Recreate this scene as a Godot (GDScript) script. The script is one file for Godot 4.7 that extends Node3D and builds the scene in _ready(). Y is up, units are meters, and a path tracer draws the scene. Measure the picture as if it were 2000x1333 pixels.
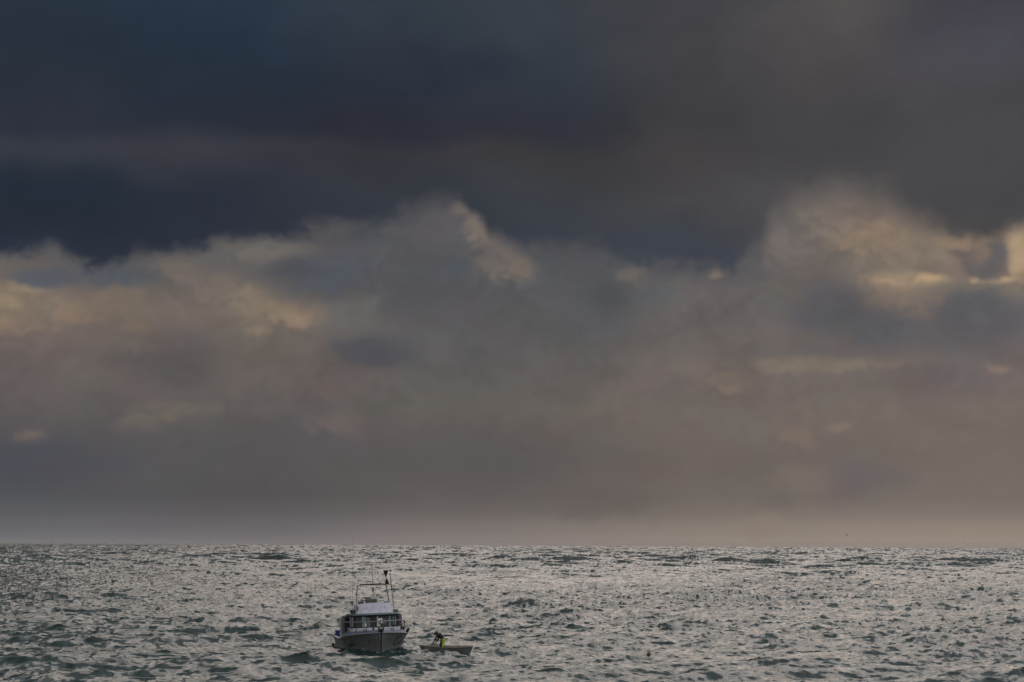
extends Node3D
# A fishing launch and a skiff on a rough grey sea under a storm deck. Units are metres, y is up, north is -Z.

const DEG := PI / 180.0
const EYE := Vector3(0.0, 8.0, 0.0)
const CHOP := 1.0

var M := {}                       # materials by name
var taken := {}                   # how often each node name was used
var tile_a: PackedVector3Array    # wave displacement on a repeating square, long waves
var slope_a: PackedVector3Array   # x and z slope, and crest sharpness
var tile_b: PackedVector3Array    # short waves
var slope_b: PackedVector3Array
var drift := FastNoiseLite.new()
var gust := FastNoiseLite.new()


func _ready():
	# camera
	var cam := Camera3D.new()
	cam.name = "camera"
	cam.position = EYE
	cam.fov = 22.84
	cam.rotation_degrees = Vector3(6.836, 0.0, 0.258)
	cam.near = 0.5
	cam.far = 40000.0
	cam.current = true
	add_child(cam)
	# sky
	var env := Environment.new()
	env.background_mode = Environment.BG_SKY
	var mat := PanoramaSkyMaterial.new()
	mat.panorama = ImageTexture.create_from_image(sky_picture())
	var sky := Sky.new()
	sky.sky_material = mat
	env.sky = sky
	env.sky_rotation = Vector3(-0.26 * DEG, 0.0, 0.0)   # the dip of a sea horizon
	env.tonemap_mode = Environment.TONE_MAPPER_LINEAR
	env.tonemap_exposure = 1.0
	env.fog_enabled = true
	env.fog_density = 0.00009
	env.fog_light_color = Color(0.86, 0.82, 0.80)
	env.sdfgi_enabled = true
	env.ssao_enabled = true
	env.ssil_enabled = true
	var world := WorldEnvironment.new()
	world.name = "environment"
	world.environment = env
	add_child(world)
	# the sun, spread wide by the overcast, ahead and to the right
	var sun := DirectionalLight3D.new()
	sun.name = "sun"
	sun.light_energy = 0.15
	sun.light_color = Color(1.0, 0.935, 0.885)
	sun.light_angular_distance = 45.0
	sun.rotation_degrees = Vector3(-26.5, 180.0 - 5.5, 0.0)
	sun.shadow_enabled = true
	add_child(sun)
	make_materials()
	make_sea()
	make_objects()


# ------------------------------------------------------------------ sky
# Clouds in azimuth and elevation (degrees); tones are display tones 0..255.
const PATCHES := [   # azimuth, elevation, half widths, tone, strength
	[4.37, 9.42, 2.08, 0.24, 78, 79, 84, 0.60],
	[7.42, 9.32, 1.04, 0.24, 84, 83, 86, 0.50],
	[-5.28, 10.44, 1.39, 0.24, 74, 77, 84, 0.50],
	[1.57, 9.61, 1.04, 0.35, 80, 82, 86, 0.60],
	[-10.79, 9.68, 1.22, 0.21, 78, 80, 86, 0.50],
	[-4.04, 9.16, 3.13, 1.22, 83, 84, 87, 0.90],
	[-13.13, 9.14, 2.60, 0.45, 88, 89, 92, 0.90],
	[2.10, 8.95, 1.91, 0.87, 86, 88, 91, 0.80],
	[-16.54, 7.98, 1.22, 0.80, 125, 113, 99, 0.90],
	[-16.23, 8.48, 0.45, 0.17, 142, 126, 106, 1.00],
	[-16.79, 7.94, 0.35, 0.24, 142, 126, 105, 1.00],
	[-16.90, 7.30, 0.28, 0.35, 136, 120, 102, 1.00],
	[-14.57, 7.73, 0.59, 0.24, 128, 113, 97, 1.00],
	[-13.18, 8.12, 1.04, 0.52, 118, 107, 95, 1.00],
	[-12.57, 7.33, 0.45, 0.23, 124, 110, 95, 1.00],
	[-11.37, 9.37, 0.69, 0.42, 110, 103, 96, 1.00],
	[-10.08, 8.77, 0.80, 0.52, 116, 107, 98, 1.00],
	[-7.92, 7.93, 1.15, 0.42, 126, 113, 99, 1.00],
	[-7.66, 7.73, 0.63, 0.28, 136, 121, 103, 1.00],
	[-8.54, 7.23, 0.31, 0.14, 128, 114, 100, 1.00],
	[-9.05, 8.37, 0.52, 0.43, 124, 112, 98, 1.00],
	[-8.40, 10.05, 1.32, 0.31, 112, 107, 101, 0.80],
	[-10.45, 9.78, 0.69, 0.35, 100, 97, 94, 0.70],
	[-5.25, 8.12, 0.87, 0.63, 100, 98, 94, 0.70],
	[-1.52, 11.15, 0.28, 0.28, 112, 105, 97, 1.00],
	[-1.11, 10.64, 0.45, 0.52, 117, 108, 100, 1.00],
	[-1.96, 11.63, 0.28, 0.17, 106, 101, 95, 1.00],
	[-0.61, 9.77, 0.90, 0.63, 106, 100, 96, 1.00],
	[-7.35, 9.39, 1.04, 0.42, 76, 80, 86, 0.85],
	[-6.05, 9.56, 1.04, 0.45, 82, 85, 90, 0.85],
	[-4.88, 6.75, 1.04, 0.42, 76, 79, 84, 0.80],
	[-4.27, 6.48, 0.87, 0.31, 78, 80, 84, 0.80],
	[-3.66, 6.66, 0.52, 0.52, 84, 85, 87, 0.60],
	[-5.40, 6.95, 0.42, 0.17, 80, 82, 86, 0.70],
	[-1.89, 9.54, 0.42, 0.31, 82, 86, 92, 1.00],
	[-6.31, 9.12, 1.04, 0.52, 82, 86, 92, 1.00],
	[-15.43, 8.87, 1.04, 0.28, 86, 90, 97, 1.00],
	[-13.29, 8.96, 1.11, 0.31, 84, 88, 93, 1.00],
	[-11.88, 6.50, 1.74, 0.76, 92, 89, 87, 1.00],
	[-11.15, 5.80, 1.04, 0.42, 90, 86, 84, 1.00],
	[-16.44, 5.52, 1.04, 0.69, 98, 92, 90, 0.70],
	[-12.89, 6.81, 1.04, 0.28, 110, 100, 93, 0.70],
	[-11.16, 4.71, 1.22, 0.17, 104, 98, 91, 1.00],
	[-12.48, 4.21, 0.69, 0.28, 108, 101, 93, 1.00],
	[-11.65, 4.38, 0.31, 0.17, 110, 102, 93, 1.00],
	[-16.11, 3.67, 0.38, 0.23, 120, 108, 97, 1.00],
	[-7.94, 4.63, 1.04, 0.17, 102, 96, 92, 0.80],
	[-11.95, 3.10, 2.60, 0.87, 87, 86, 86, 0.80],
	[-7.58, 3.85, 2.08, 0.69, 88, 87, 87, 0.80],
	[-16.18, 2.78, 2.60, 0.76, 77, 79, 85, 1.00],
	[-5.88, 4.28, 1.04, 0.31, 106, 97, 94, 0.80],
	[-6.07, 5.76, 1.74, 0.52, 104, 96, 93, 0.50],
	[16.97, 9.81, 0.45, 0.73, 170, 149, 120, 0.90],
	[12.13, 10.47, 1.39, 0.63, 138, 123, 105, 1.00],
	[10.87, 11.05, 0.69, 0.56, 126, 116, 106, 0.80],
	[11.41, 11.51, 0.52, 0.28, 120, 110, 101, 0.80],
	[9.41, 10.38, 0.69, 0.63, 117, 110, 105, 0.80],
	[13.14, 8.91, 1.15, 0.28, 148, 131, 110, 1.00],
	[12.86, 8.96, 0.49, 0.07, 172, 150, 119, 1.00],
	[13.97, 9.04, 0.35, 0.16, 182, 157, 122, 1.00],
	[15.42, 8.94, 0.24, 0.07, 188, 161, 122, 1.00],
	[16.16, 8.91, 0.52, 0.09, 192, 164, 124, 1.00],
	[14.96, 10.23, 0.45, 0.28, 146, 128, 107, 1.00],
	[15.89, 8.44, 0.87, 0.31, 140, 124, 106, 1.00],
	[13.92, 8.22, 0.97, 0.52, 132, 119, 104, 0.85],
	[12.60, 8.54, 0.69, 0.35, 128, 115, 101, 0.70],
	[15.51, 9.50, 0.38, 0.28, 98, 94, 92, 1.00],
	[15.92, 9.35, 0.45, 0.28, 97, 94, 92, 1.00],
	[16.26, 9.81, 0.24, 0.35, 98, 95, 94, 1.00],
	[15.15, 9.92, 0.38, 0.14, 102, 98, 94, 1.00],
	[15.74, 9.86, 0.28, 0.21, 120, 109, 98, 0.70],
	[10.41, 8.85, 0.69, 0.52, 98, 97, 97, 0.70],
	[11.07, 8.08, 1.15, 0.76, 88, 88, 91, 1.00],
	[12.49, 7.37, 0.87, 0.63, 90, 90, 93, 1.00],
	[15.38, 7.67, 1.39, 0.94, 89, 89, 92, 1.00],
	[14.55, 7.05, 1.22, 0.45, 95, 92, 93, 0.80],
	[3.15, 8.56, 0.97, 0.80, 82, 85, 88, 1.00],
	[4.72, 8.73, 0.59, 0.31, 90, 92, 93, 1.00],
	[6.85, 9.40, 0.17, 0.10, 128, 116, 101, 1.00],
	[4.06, 9.29, 0.52, 0.31, 103, 99, 94, 1.00],
	[0.34, 9.47, 0.45, 0.42, 114, 105, 97, 1.00],
	[2.27, 7.56, 1.39, 0.69, 88, 90, 92, 0.70],
	[10.36, 6.25, 2.43, 0.21, 121, 111, 99, 1.00],
	[9.69, 6.74, 2.60, 0.17, 103, 98, 95, 1.00],
	[7.29, 5.77, 0.69, 0.31, 117, 107, 97, 1.00],
	[16.02, 6.08, 0.35, 0.12, 138, 122, 106, 1.00],
	[11.20, 4.23, 0.31, 0.12, 124, 113, 102, 1.00],
	[9.65, 3.90, 0.63, 0.28, 118, 108, 97, 1.00],
	[7.46, 5.55, 0.35, 0.28, 120, 110, 99, 1.00],
	[3.13, 1.61, 1.56, 0.52, 99, 93, 89, 0.60],
	[8.77, 1.66, 0.52, 0.31, 106, 99, 96, 0.50],
	[11.63, 2.37, 1.32, 0.59, 106, 99, 97, 1.00],
	[9.63, 2.37, 0.87, 0.35, 118, 108, 98, 0.70],
	[5.22, 5.47, 1.04, 0.52, 106, 98, 95, 0.50],
	[14.51, 5.71, 1.56, 0.52, 105, 98, 97, 0.80],
	[8.43, 1.01, 0.52, 0.35, 136, 124, 113, 0.70],
]
const DECK_EDGE := [[-23.29, 9.58, 0.24], [-17.08, 9.46, 0.21], [-16.11, 9.46, 0.21], [-15.46, 9.67, 0.24], [-14.63, 9.41, 0.21], [-13.47, 9.33, 0.19], [-12.31, 9.58, 0.24], [-11.30, 9.82, 0.28], [-9.61, 10.25, 0.26], [-7.72, 10.41, 0.28], [-5.29, 10.75, 0.38], [-3.54, 11.12, 0.45], [-2.49, 11.66, 0.35], [-1.79, 11.84, 0.21], [-1.34, 11.50, 0.17], [-0.72, 10.64, 0.28], [0.69, 10.16, 0.45], [2.10, 9.81, 0.38], [3.85, 9.67, 0.24], [5.77, 9.55, 0.24], [7.33, 9.60, 0.28], [8.37, 9.95, 0.42], [9.07, 10.93, 0.49], [9.94, 11.56, 0.49], [11.15, 11.96, 0.52], [12.49, 11.57, 0.59], [13.82, 10.78, 0.49], [14.96, 10.33, 0.31], [15.94, 10.25, 0.24], [16.85, 10.64, 0.28], [18.06, 10.75, 0.52], [23.28, 9.79, 0.52]]   # azimuth, elevation and softness of the low edge of the dark deck
const FAR_AZ := [-17.01, -8.70, -1.76, 6.97, 15.39]
const FAR_EL := [0.26, 0.81, 1.33, 1.84, 3.05, 4.78, 6.51, 7.90, 8.94, 9.98, 11.71]
const FAR := [   # tone of the far cloud bank, from the horizon upwards
	[Vector3(108, 109, 114), Vector3(115, 112, 113), Vector3(132, 123, 120), Vector3(148, 136, 125), Vector3(151, 139, 127)],
	[Vector3(98, 98, 102), Vector3(103, 100, 102), Vector3(121, 113, 110), Vector3(137, 126, 116), Vector3(142, 130, 119)],
	[Vector3(88, 89, 93), Vector3(92, 90, 91), Vector3(104, 99, 96), Vector3(121, 112, 104), Vector3(126, 116, 108)],
	[Vector3(81, 83, 87), Vector3(86, 84, 84), Vector3(96, 92, 89), Vector3(112, 104, 97), Vector3(117, 108, 100)],
	[Vector3(82, 82, 86), Vector3(88, 87, 86), Vector3(90, 88, 86), Vector3(108, 100, 94), Vector3(115, 106, 98)],
	[Vector3(96, 92, 89), Vector3(96, 92, 89), Vector3(98, 94, 89), Vector3(110, 102, 95), Vector3(115, 106, 98)],
	[Vector3(107, 98, 94), Vector3(104, 97, 91), Vector3(92, 91, 90), Vector3(108, 101, 96), Vector3(107, 100, 97)],
	[Vector3(118, 107, 97), Vector3(112, 103, 95), Vector3(89, 89, 89), Vector3(101, 97, 94), Vector3(102, 98, 95)],
	[Vector3(108, 101, 95), Vector3(98, 95, 91), Vector3(86, 87, 89), Vector3(99, 96, 93), Vector3(124, 112, 100)],
	[Vector3(90, 91, 93), Vector3(100, 97, 93), Vector3(88, 88, 90), Vector3(97, 95, 94), Vector3(126, 114, 101)],
	[Vector3(88, 88, 91), Vector3(88, 90, 92), Vector3(88, 88, 90), Vector3(102, 98, 96), Vector3(114, 105, 97)],
]
const DECK_AZ := [-17.01, -10.41, -3.51, 0.87, 6.11, 10.40, 16.20]
const DECK_EL := [9.81, 10.50, 11.71, 13.26, 14.12, 15.99, 18.01]
const DECK := [   # tone of the dark deck, from its foot upwards
	[Vector3(42, 49, 62), Vector3(42, 48, 60), Vector3(46, 52, 62), Vector3(58, 64, 74), Vector3(60, 65, 75), Vector3(74, 73, 76), Vector3(74, 72, 74)],
	[Vector3(37, 45, 57), Vector3(42, 48, 60), Vector3(50, 55, 64), Vector3(58, 63, 72), Vector3(62, 66, 74), Vector3(76, 74, 77), Vector3(73, 72, 73)],
	[Vector3(35, 45, 57), Vector3(43, 49, 61), Vector3(52, 57, 65), Vector3(60, 64, 71), Vector3(71, 70, 72), Vector3(74, 73, 75), Vector3(71, 71, 74)],
	[Vector3(54, 58, 67), Vector3(57, 59, 67), Vector3(54, 55, 62), Vector3(60, 60, 63), Vector3(67, 65, 67), Vector3(68, 67, 70), Vector3(71, 71, 74)],
	[Vector3(45, 49, 61), Vector3(41, 47, 59), Vector3(45, 47, 58), Vector3(50, 53, 62), Vector3(63, 63, 66), Vector3(67, 67, 69), Vector3(70, 70, 73)],
	[Vector3(40, 50, 62), Vector3(38, 49, 63), Vector3(43, 50, 62), Vector3(50, 57, 67), Vector3(66, 66, 70), Vector3(74, 71, 73), Vector3(74, 74, 82)],
	[Vector3(42, 53, 67), Vector3(42, 54, 70), Vector3(51, 60, 70), Vector3(56, 62, 70), Vector3(67, 67, 73), Vector3(82, 80, 80), Vector3(66, 66, 75)],
]


func table(rows, az, els, a, e):
	var j := 0
	while j < els.size() - 2 and e > els[j + 1]:
		j += 1
	var t: float = clampf((e - els[j]) / (els[j + 1] - els[j]), 0.0, 1.0)
	t = t * t * (3.0 - 2.0 * t) * 0.5 + t * 0.5
	var i := 0
	while i < az.size() - 2 and a > az[i + 1]:
		i += 1
	var s: float = clampf((a - az[i]) / (az[i + 1] - az[i]), 0.0, 1.0)
	s = s * s * (3.0 - 2.0 * s)
	var low: Vector3 = rows[j][i].lerp(rows[j][i + 1], s)
	return low.lerp(rows[j + 1][i].lerp(rows[j + 1][i + 1], s), t)


func edge_at(a):
	var i := 0
	while i < DECK_EDGE.size() - 2 and a > DECK_EDGE[i + 1][0]:
		i += 1
	var p = DECK_EDGE[i]
	var q = DECK_EDGE[i + 1]
	var s := smoothstep(p[0], q[0], a)
	return Vector2(lerpf(p[1], q[1], s), lerpf(p[2], q[2], s))


func to_linear(v: Vector3) -> Color:
	return Color(maxf(v.x, 0.0) / 255.0, maxf(v.y, 0.0) / 255.0, maxf(v.z, 0.0) / 255.0).srgb_to_linear()


var cloud_noise := FastNoiseLite.new()
var wisp_noise := FastNoiseLite.new()
var soft_noise := FastNoiseLite.new()
var billow_noise := FastNoiseLite.new()


func sky_tone(az: float, el: float, near: bool) -> Color:
	# the same deck goes round the whole sky; directions behind mirror those ahead, slowly
	var a := az
	if absf(az) > 24.0:
		a = 24.0 * signf(az) * cos((absf(az) - 24.0) * DEG * 1.15)
	var d := Vector3(sin(az * DEG), 0.0, cos(az * DEG)) * 60.0
	var w1 := cloud_noise.get_noise_3d(d.x, el * 1.5, d.z)
	var w2 := cloud_noise.get_noise_3d(d.x + 300.0, el * 1.5, d.z)
	var soft := soft_noise.get_noise_3d(d.x, el * 2.2, d.z)
	var m1 := billow_noise.get_noise_3d(d.x, el * 1.4, d.z)
	var m2 := billow_noise.get_noise_3d(d.x, el * 1.4 + 90.0, d.z)
	var fine := wisp_noise.get_noise_3d(d.x + m1 * 1.4, el * 1.5 + m2 * 1.4, d.z)
	var m3 := billow_noise.get_noise_3d(d.x + m1 * 1.6 + 50.0, el * 1.5 + m2 * 1.2, d.z)
	var wa := a + w1 * 0.3 + m1 * 0.4 + fine * 0.2
	var we := el + w2 * 0.15 + m2 * 0.22 + fine * 0.14
	var c: Vector3 = table(FAR, FAR_AZ, FAR_EL, a, el)
	var lift := 1.0 + (0.025 + 0.045 * smoothstep(2.5, 6.5, el)) * (0.8 * fine + 1.25 * m3) * smoothstep(0.3, 2.5, el) + 0.03 * soft
	if near:
		for p in PATCHES:
			var x: float = (wa - p[0]) / p[2]
			var y: float = (we - p[1]) / p[3]
			var q := x * x + y * y
			if q < 7.0:
				var k: float = smoothstep(0.04, 0.98, 1.12 * exp(-q * 0.72) + (0.6 * fine + 0.65 * m3) * exp(-q * 0.35)) * p[7]
				c = c.lerp(Vector3(p[4], p[5], p[6]), k)
	c *= lift
	c += (Vector3(2.5, -1.5, 0.0) * m2 + Vector3(0.5, -0.7, 0.6)) * smoothstep(0.4, 2.5, el)
	var e: Vector2 = edge_at(a)
	var up: float = el + w2 * 0.12 + m3 * 0.42 + fine * 0.34 - e.x
	var inside := smoothstep(-e.y * 1.2, e.y * (1.7 + 2.2 * maxf(soft + m1, 0.0)), up)
	var deck: Vector3 = table(DECK, DECK_AZ, DECK_EL, a + w1 * 2.0, el + w2 * 0.8) * (1.0 + 0.05 * soft + 0.045 * m3 + 0.012 * fine) + Vector3(0.3, -0.2, -0.4)
	c = c.lerp(deck, inside)
	var out := to_linear(c)
	# above the view the deck gives way to brightness added to light sea and boats
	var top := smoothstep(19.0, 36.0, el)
	var day := Color(0.66, 0.665, 0.70) * (1.0 + 0.25 * soft) * (1.0 + 0.5 * sin(az * DEG))  # raised towards the right so the launch's left bow falls darker
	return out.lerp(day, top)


func sky_picture() -> Image:
	cloud_noise.seed = 11
	cloud_noise.noise_type = FastNoiseLite.TYPE_SIMPLEX_SMOOTH
	cloud_noise.frequency = 0.16
	cloud_noise.fractal_octaves = 3
	wisp_noise.seed = 23
	wisp_noise.noise_type = FastNoiseLite.TYPE_SIMPLEX_SMOOTH
	wisp_noise.frequency = 1.3
	wisp_noise.fractal_octaves = 4
	wisp_noise.fractal_gain = 0.6
	soft_noise.seed = 37
	soft_noise.noise_type = FastNoiseLite.TYPE_SIMPLEX_SMOOTH
	soft_noise.frequency = 0.09
	soft_noise.fractal_octaves = 3
	billow_noise.seed = 51
	billow_noise.noise_type = FastNoiseLite.TYPE_SIMPLEX_SMOOTH
	billow_noise.frequency = 0.36
	billow_noise.fractal_octaves = 5
	billow_noise.fractal_gain = 0.58
	var w := 4096
	var h := 2048
	# a panorama begins at north, so the part ahead lies at both of its ends
	var whole := Image.create_empty(512, 256, false, Image.FORMAT_RGBF)
	for y in 256:
		var el := 90.0 - (y + 0.5) / 256.0 * 180.0
		for x in 512:
			var az := wrapf((x + 0.5) / 512.0 * 360.0, -180.0, 180.0)
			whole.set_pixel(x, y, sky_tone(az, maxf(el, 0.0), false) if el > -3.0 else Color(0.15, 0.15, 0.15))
	whole.resize(w, h, Image.INTERPOLATE_BILINEAR)
	var half := int(24.0 / 360.0 * w)
	for y in range(int((90.0 - 22.0) / 180.0 * h), h / 2):
		var el := 90.0 - (y + 0.5) / h * 180.0
		for x in range(-half, half):
			whole.set_pixel(posmod(x, w), y, sky_tone((x + 0.5) / w * 360.0, el, true))
	return whole


# ------------------------------------------------------------------ sea
# Waves are summed from a wind-sea spectrum on two repeating squares (inverse Fourier transform), long waves and short ones.
func transform_rows(re: PackedFloat32Array, im: PackedFloat32Array, n: int, across: bool) -> Array:
	var bits := int(round(log(n) / log(2.0)))
	var turned := PackedInt32Array()
	turned.resize(n)
	for i in n:
		var r := 0
		for b in bits:
			if i & (1 << b):
				r |= 1 << (bits - 1 - b)
		turned[i] = r
	var cs := PackedFloat32Array()
	var sn := PackedFloat32Array()
	cs.resize(n / 2)
	sn.resize(n / 2)
	for i in n / 2:
		cs[i] = cos(TAU * i / n)
		sn[i] = sin(TAU * i / n)
	var a := PackedFloat32Array()
	var b := PackedFloat32Array()
	a.resize(n)
	b.resize(n)
	var step := 1 if across else n
	for line in n:
		var at := line * n if across else line
		for i in n:
			var k := at + turned[i] * step
			a[i] = re[k]
			b[i] = im[k]
		var size := 2
		while size <= n:
			var half := size >> 1
			var jump := n / size
			for s in range(0, n, size):
				var k := 0
				for i in range(s, s + half):
					var j := i + half
					var c := cs[k]
					var d := sn[k]
					var x := a[j] * c - b[j] * d
					var y := a[j] * d + b[j] * c
					a[j] = a[i] - x
					b[j] = b[i] - y
					a[i] += x
					b[i] += y
					k += jump
			size <<= 1
		for i in n:
			re[at + i * step] = a[i]
			im[at + i * step] = b[i]
	return [re, im]


func wave_tile(n: int, side: float, longest: float, shortest: float, slope: float, turn: float, seed_value: int) -> Array:
	var rng := RandomNumberGenerator.new()
	rng.seed = seed_value
	var count := n * n
	var hr := PackedFloat32Array()
	var hi := PackedFloat32Array()
	hr.resize(count)
	hi.resize(count)
	var kp := TAU / longest
	for j in n:
		for i in n:
			var ki := i if i < n / 2 else i - n
			var kj := j if j < n / 2 else j - n
			var gr := rng.randfn()
			var gi := rng.randfn()
			if ki == 0 and kj == 0 or absi(ki) == n / 2 or absi(kj) == n / 2:
				continue
			var kx := TAU * ki / side
			var kz := TAU * kj / side
			var k := sqrt(kx * kx + kz * kz)
			var angle := atan2(kx, kz) - turn
			var spread: float = 0.06 + 0.94 * pow(0.5 + 0.5 * cos(angle), lerpf(22.0, 4.0, smoothstep(1.0, 8.0, k / kp)))
			var p := exp(-1.1 * pow(kp / k, 3.0)) / (k * k * k * k) * spread * exp(-pow(k * shortest / TAU, 4.0))
			hr[j * n + i] = gr * sqrt(p)
			hi[j * n + i] = gi * sqrt(p)
	# h(k) + conj(h(-k)) makes the heights real; height and x shift share one transform, z shift takes another
	var fr := PackedFloat32Array()
	var fi := PackedFloat32Array()
	var zr := PackedFloat32Array()
	var zi := PackedFloat32Array()
	for q in [fr, fi, zr, zi]:
		q.resize(count)
	fr.resize(count)
	fi.resize(count)
	zr.resize(count)
	zi.resize(count)
	var total := 0.0
	for j in n:
		for i in n:
			var at := j * n + i
			var back := ((n - j) % n) * n + (n - i) % n
			var x := hr[at] + hr[back]
			var y := hi[at] - hi[back]
			var ki := i if i < n / 2 else i - n
			var kj := j if j < n / 2 else j - n
			var kx := TAU * ki / side
			var kz := TAU * kj / side
			var k := sqrt(kx * kx + kz * kz)
			if k < 1e-6:
				continue
			total += (x * x + y * y) * k * k
			# shift = i k/|k| h, so heights bunch at the crests
			var ux := -y * kx / k
			var vx := x * kx / k
			fr[at] = x - vx
			fi[at] = y + ux
			zr[at] = -y * kz / k
			zi[at] = x * kz / k
	var f = transform_rows(fr, fi, n, true)
	f = transform_rows(f[0], f[1], n, false)
	var z = transform_rows(zr, zi, n, true)
	z = transform_rows(z[0], z[1], n, false)
	var scale := slope / sqrt(total)
	var shift := PackedVector3Array()
	shift.resize(count)
	for at in count:
		shift[at] = Vector3(f[1][at], f[0][at], z[0][at]) * scale
	var lean := PackedVector3Array()
	lean.resize(count)
	var cell := 2.0 * side / n
	for j in n:
		var ju := ((j + 1) % n) * n
		var jd := ((j + n - 1) % n) * n
		for i in n:
			var east := shift[j * n + (i + 1) % n]
			var west := shift[j * n + (i + n - 1) % n]
			var south := shift[ju + i]
			var north := shift[jd + i]
			var ex := (east - west) / cell
			var ez := (south - north) / cell
			var px := maxf(0.35, 1.0 + CHOP * ex.x)
			var pz := maxf(0.35, 1.0 + CHOP * ez.z)
			lean[j * n + i] = Vector3(ex.y / px, ez.y / pz, (1.0 + CHOP * ex.x) * (1.0 + CHOP * ez.z) - CHOP * CHOP * ex.z * ez.x)
	return [shift, lean]


const N_A := 512
const SIDE_A := 173.0
const N_B := 256
const SIDE_B := 27.7


func sample(tile: PackedVector3Array, n: int, u: float, v: float) -> Vector3:
	var fu := floorf(u)
	var fv := floorf(v)
	var i := int(fu) & (n - 1)
	var j := (int(fv) & (n - 1)) * n
	var i2 := (i + 1) & (n - 1)
	var j2 := (j + n) & (n * n - 1)
	var s := u - fu
	return tile[j + i].lerp(tile[j + i2], s).lerp(tile[j2 + i].lerp(tile[j2 + i2], s), v - fv)


func sea_at(x: float, z: float) -> Array:
	# place of the water that rests at (x, z), its slopes and crest sharpness
	var r := sqrt(x * x + z * z)
	var wx := x + 22.0 * drift.get_noise_2d(x, z)
	var wz := z + 22.0 * drift.get_noise_2d(x + 4000.0, z)
	var g := gust.get_noise_2d(x, z)
	# offshore the seas grow longer and higher, and the small chop is lost in them
	var far := smoothstep(170.0, 700.0, r)
	var a := Vector3.ZERO
	var sa := Vector3.ZERO
	var u := wx * N_A / SIDE_A
	var v := wz * N_A / SIDE_A
	if far < 1.0:
		a = sample(tile_a, N_A, u, v) * 0.74
		sa = sample(slope_a, N_A, u, v)
		sa.x *= 0.74
		sa.y *= 0.74
	if far > 0.0:
		u = u / 3.3 + 77.0
		v = v / 3.3 + 31.0
		a = a.lerp(sample(tile_a, N_A, u, v) * 2.2, far)
		sa = sa.lerp(sample(slope_a, N_A, u, v), far)
	var b := sample(tile_b, N_B, wx * N_B / SIDE_B, wz * N_B / SIDE_B)
	var sb := sample(slope_b, N_B, wx * N_B / SIDE_B, wz * N_B / SIDE_B)
	var ga := 1.0 + 0.25 * g
	var gn := ga
	var gb := (1.0 + 0.45 * g) * (1.0 - 0.55 * smoothstep(200.0, 700.0, r))
	var p := Vector3(x, 0.0, z) + Vector3(a.x * 1.15, a.y, a.z * 1.15) * ga + Vector3(b.x * CHOP, b.y, b.z * CHOP) * gb
	# a long low swell under the wind sea
	var f1 := 0.105 * (0.20 * x + 0.98 * z) + 3.0 * drift.get_noise_2d(x * 1.7, z * 1.7 + 900.0)
	var f2 := 0.062 * (-0.25 * x + 0.97 * z) + 3.0 * drift.get_noise_2d(x * 1.3 + 700.0, z * 1.3)
	p.y += 0.16 * sin(f1) + 0.2 * sin(f2)
	var lx := 0.16 * 0.105 * 0.2 * cos(f1) - 0.2 * 0.062 * 0.25 * cos(f2)
	var lz := 0.16 * 0.105 * 0.98 * cos(f1) + 0.2 * 0.062 * 0.97 * cos(f2)
	for t in TROUGHS:
		var q: float = Vector2(x - t[0], z - t[1]).length_squared() / (t[2] * t[2])
		if q < 6.0:
			p.y += t[3] * exp(-q)
			var calm: float = t[4] * exp(-q)
			p.y -= (a.y * ga + 0.16 * sin(f1) + 0.2 * sin(f2)) * calm
	var rough := 1.0 + 0.6 * smoothstep(200.0, 900.0, r) + 0.7 * smoothstep(700.0, 3000.0, r)
	return [p, (sa.x * gn + sb.x * gb) * rough + lx, (sa.y * gn + sb.y * gb) * rough + lz, sa.z, g]


const TROUGHS := [[-9.9, -128.5, 5.0, 0.08, 0.97], [-12.6, -133.5, 3.8, -0.16, 0.7], [-4.84, -127.4, 2.8, 0.02, 1.0], [10.16, -125.7, 1.2, 0.0, 0.95]]   # x, z, radius, height, share of the long waves taken away


# slop and froth along the waterlines of the two boats
func wash_at(p: Vector3) -> float:
	var to_boat := Transform3D(Basis.from_euler(LAUNCH_TURN * DEG), LAUNCH_AT).affine_inverse()
	var q := to_boat * p / LAUNCH_SIZE
	var off := 9.0
	if q.z > -6.7 and q.z < 4.7:
		off = absf(q.x) - curve(WATER_BEAM, clampf(q.z, -6.4, 4.6))
	var s := p - SKIFF_AT
	if absf(s.x) < 2.0:
		off = minf(off, absf(s.z) - curve(SKIFF_HALF, s.x) * 0.8)
	var n := drift.get_noise_2d(p.x * 260.0, p.z * 160.0)
	return 0.75 * smoothstep(0.5, 0.05, off) * smoothstep(-0.15, 0.45, n)


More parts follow.
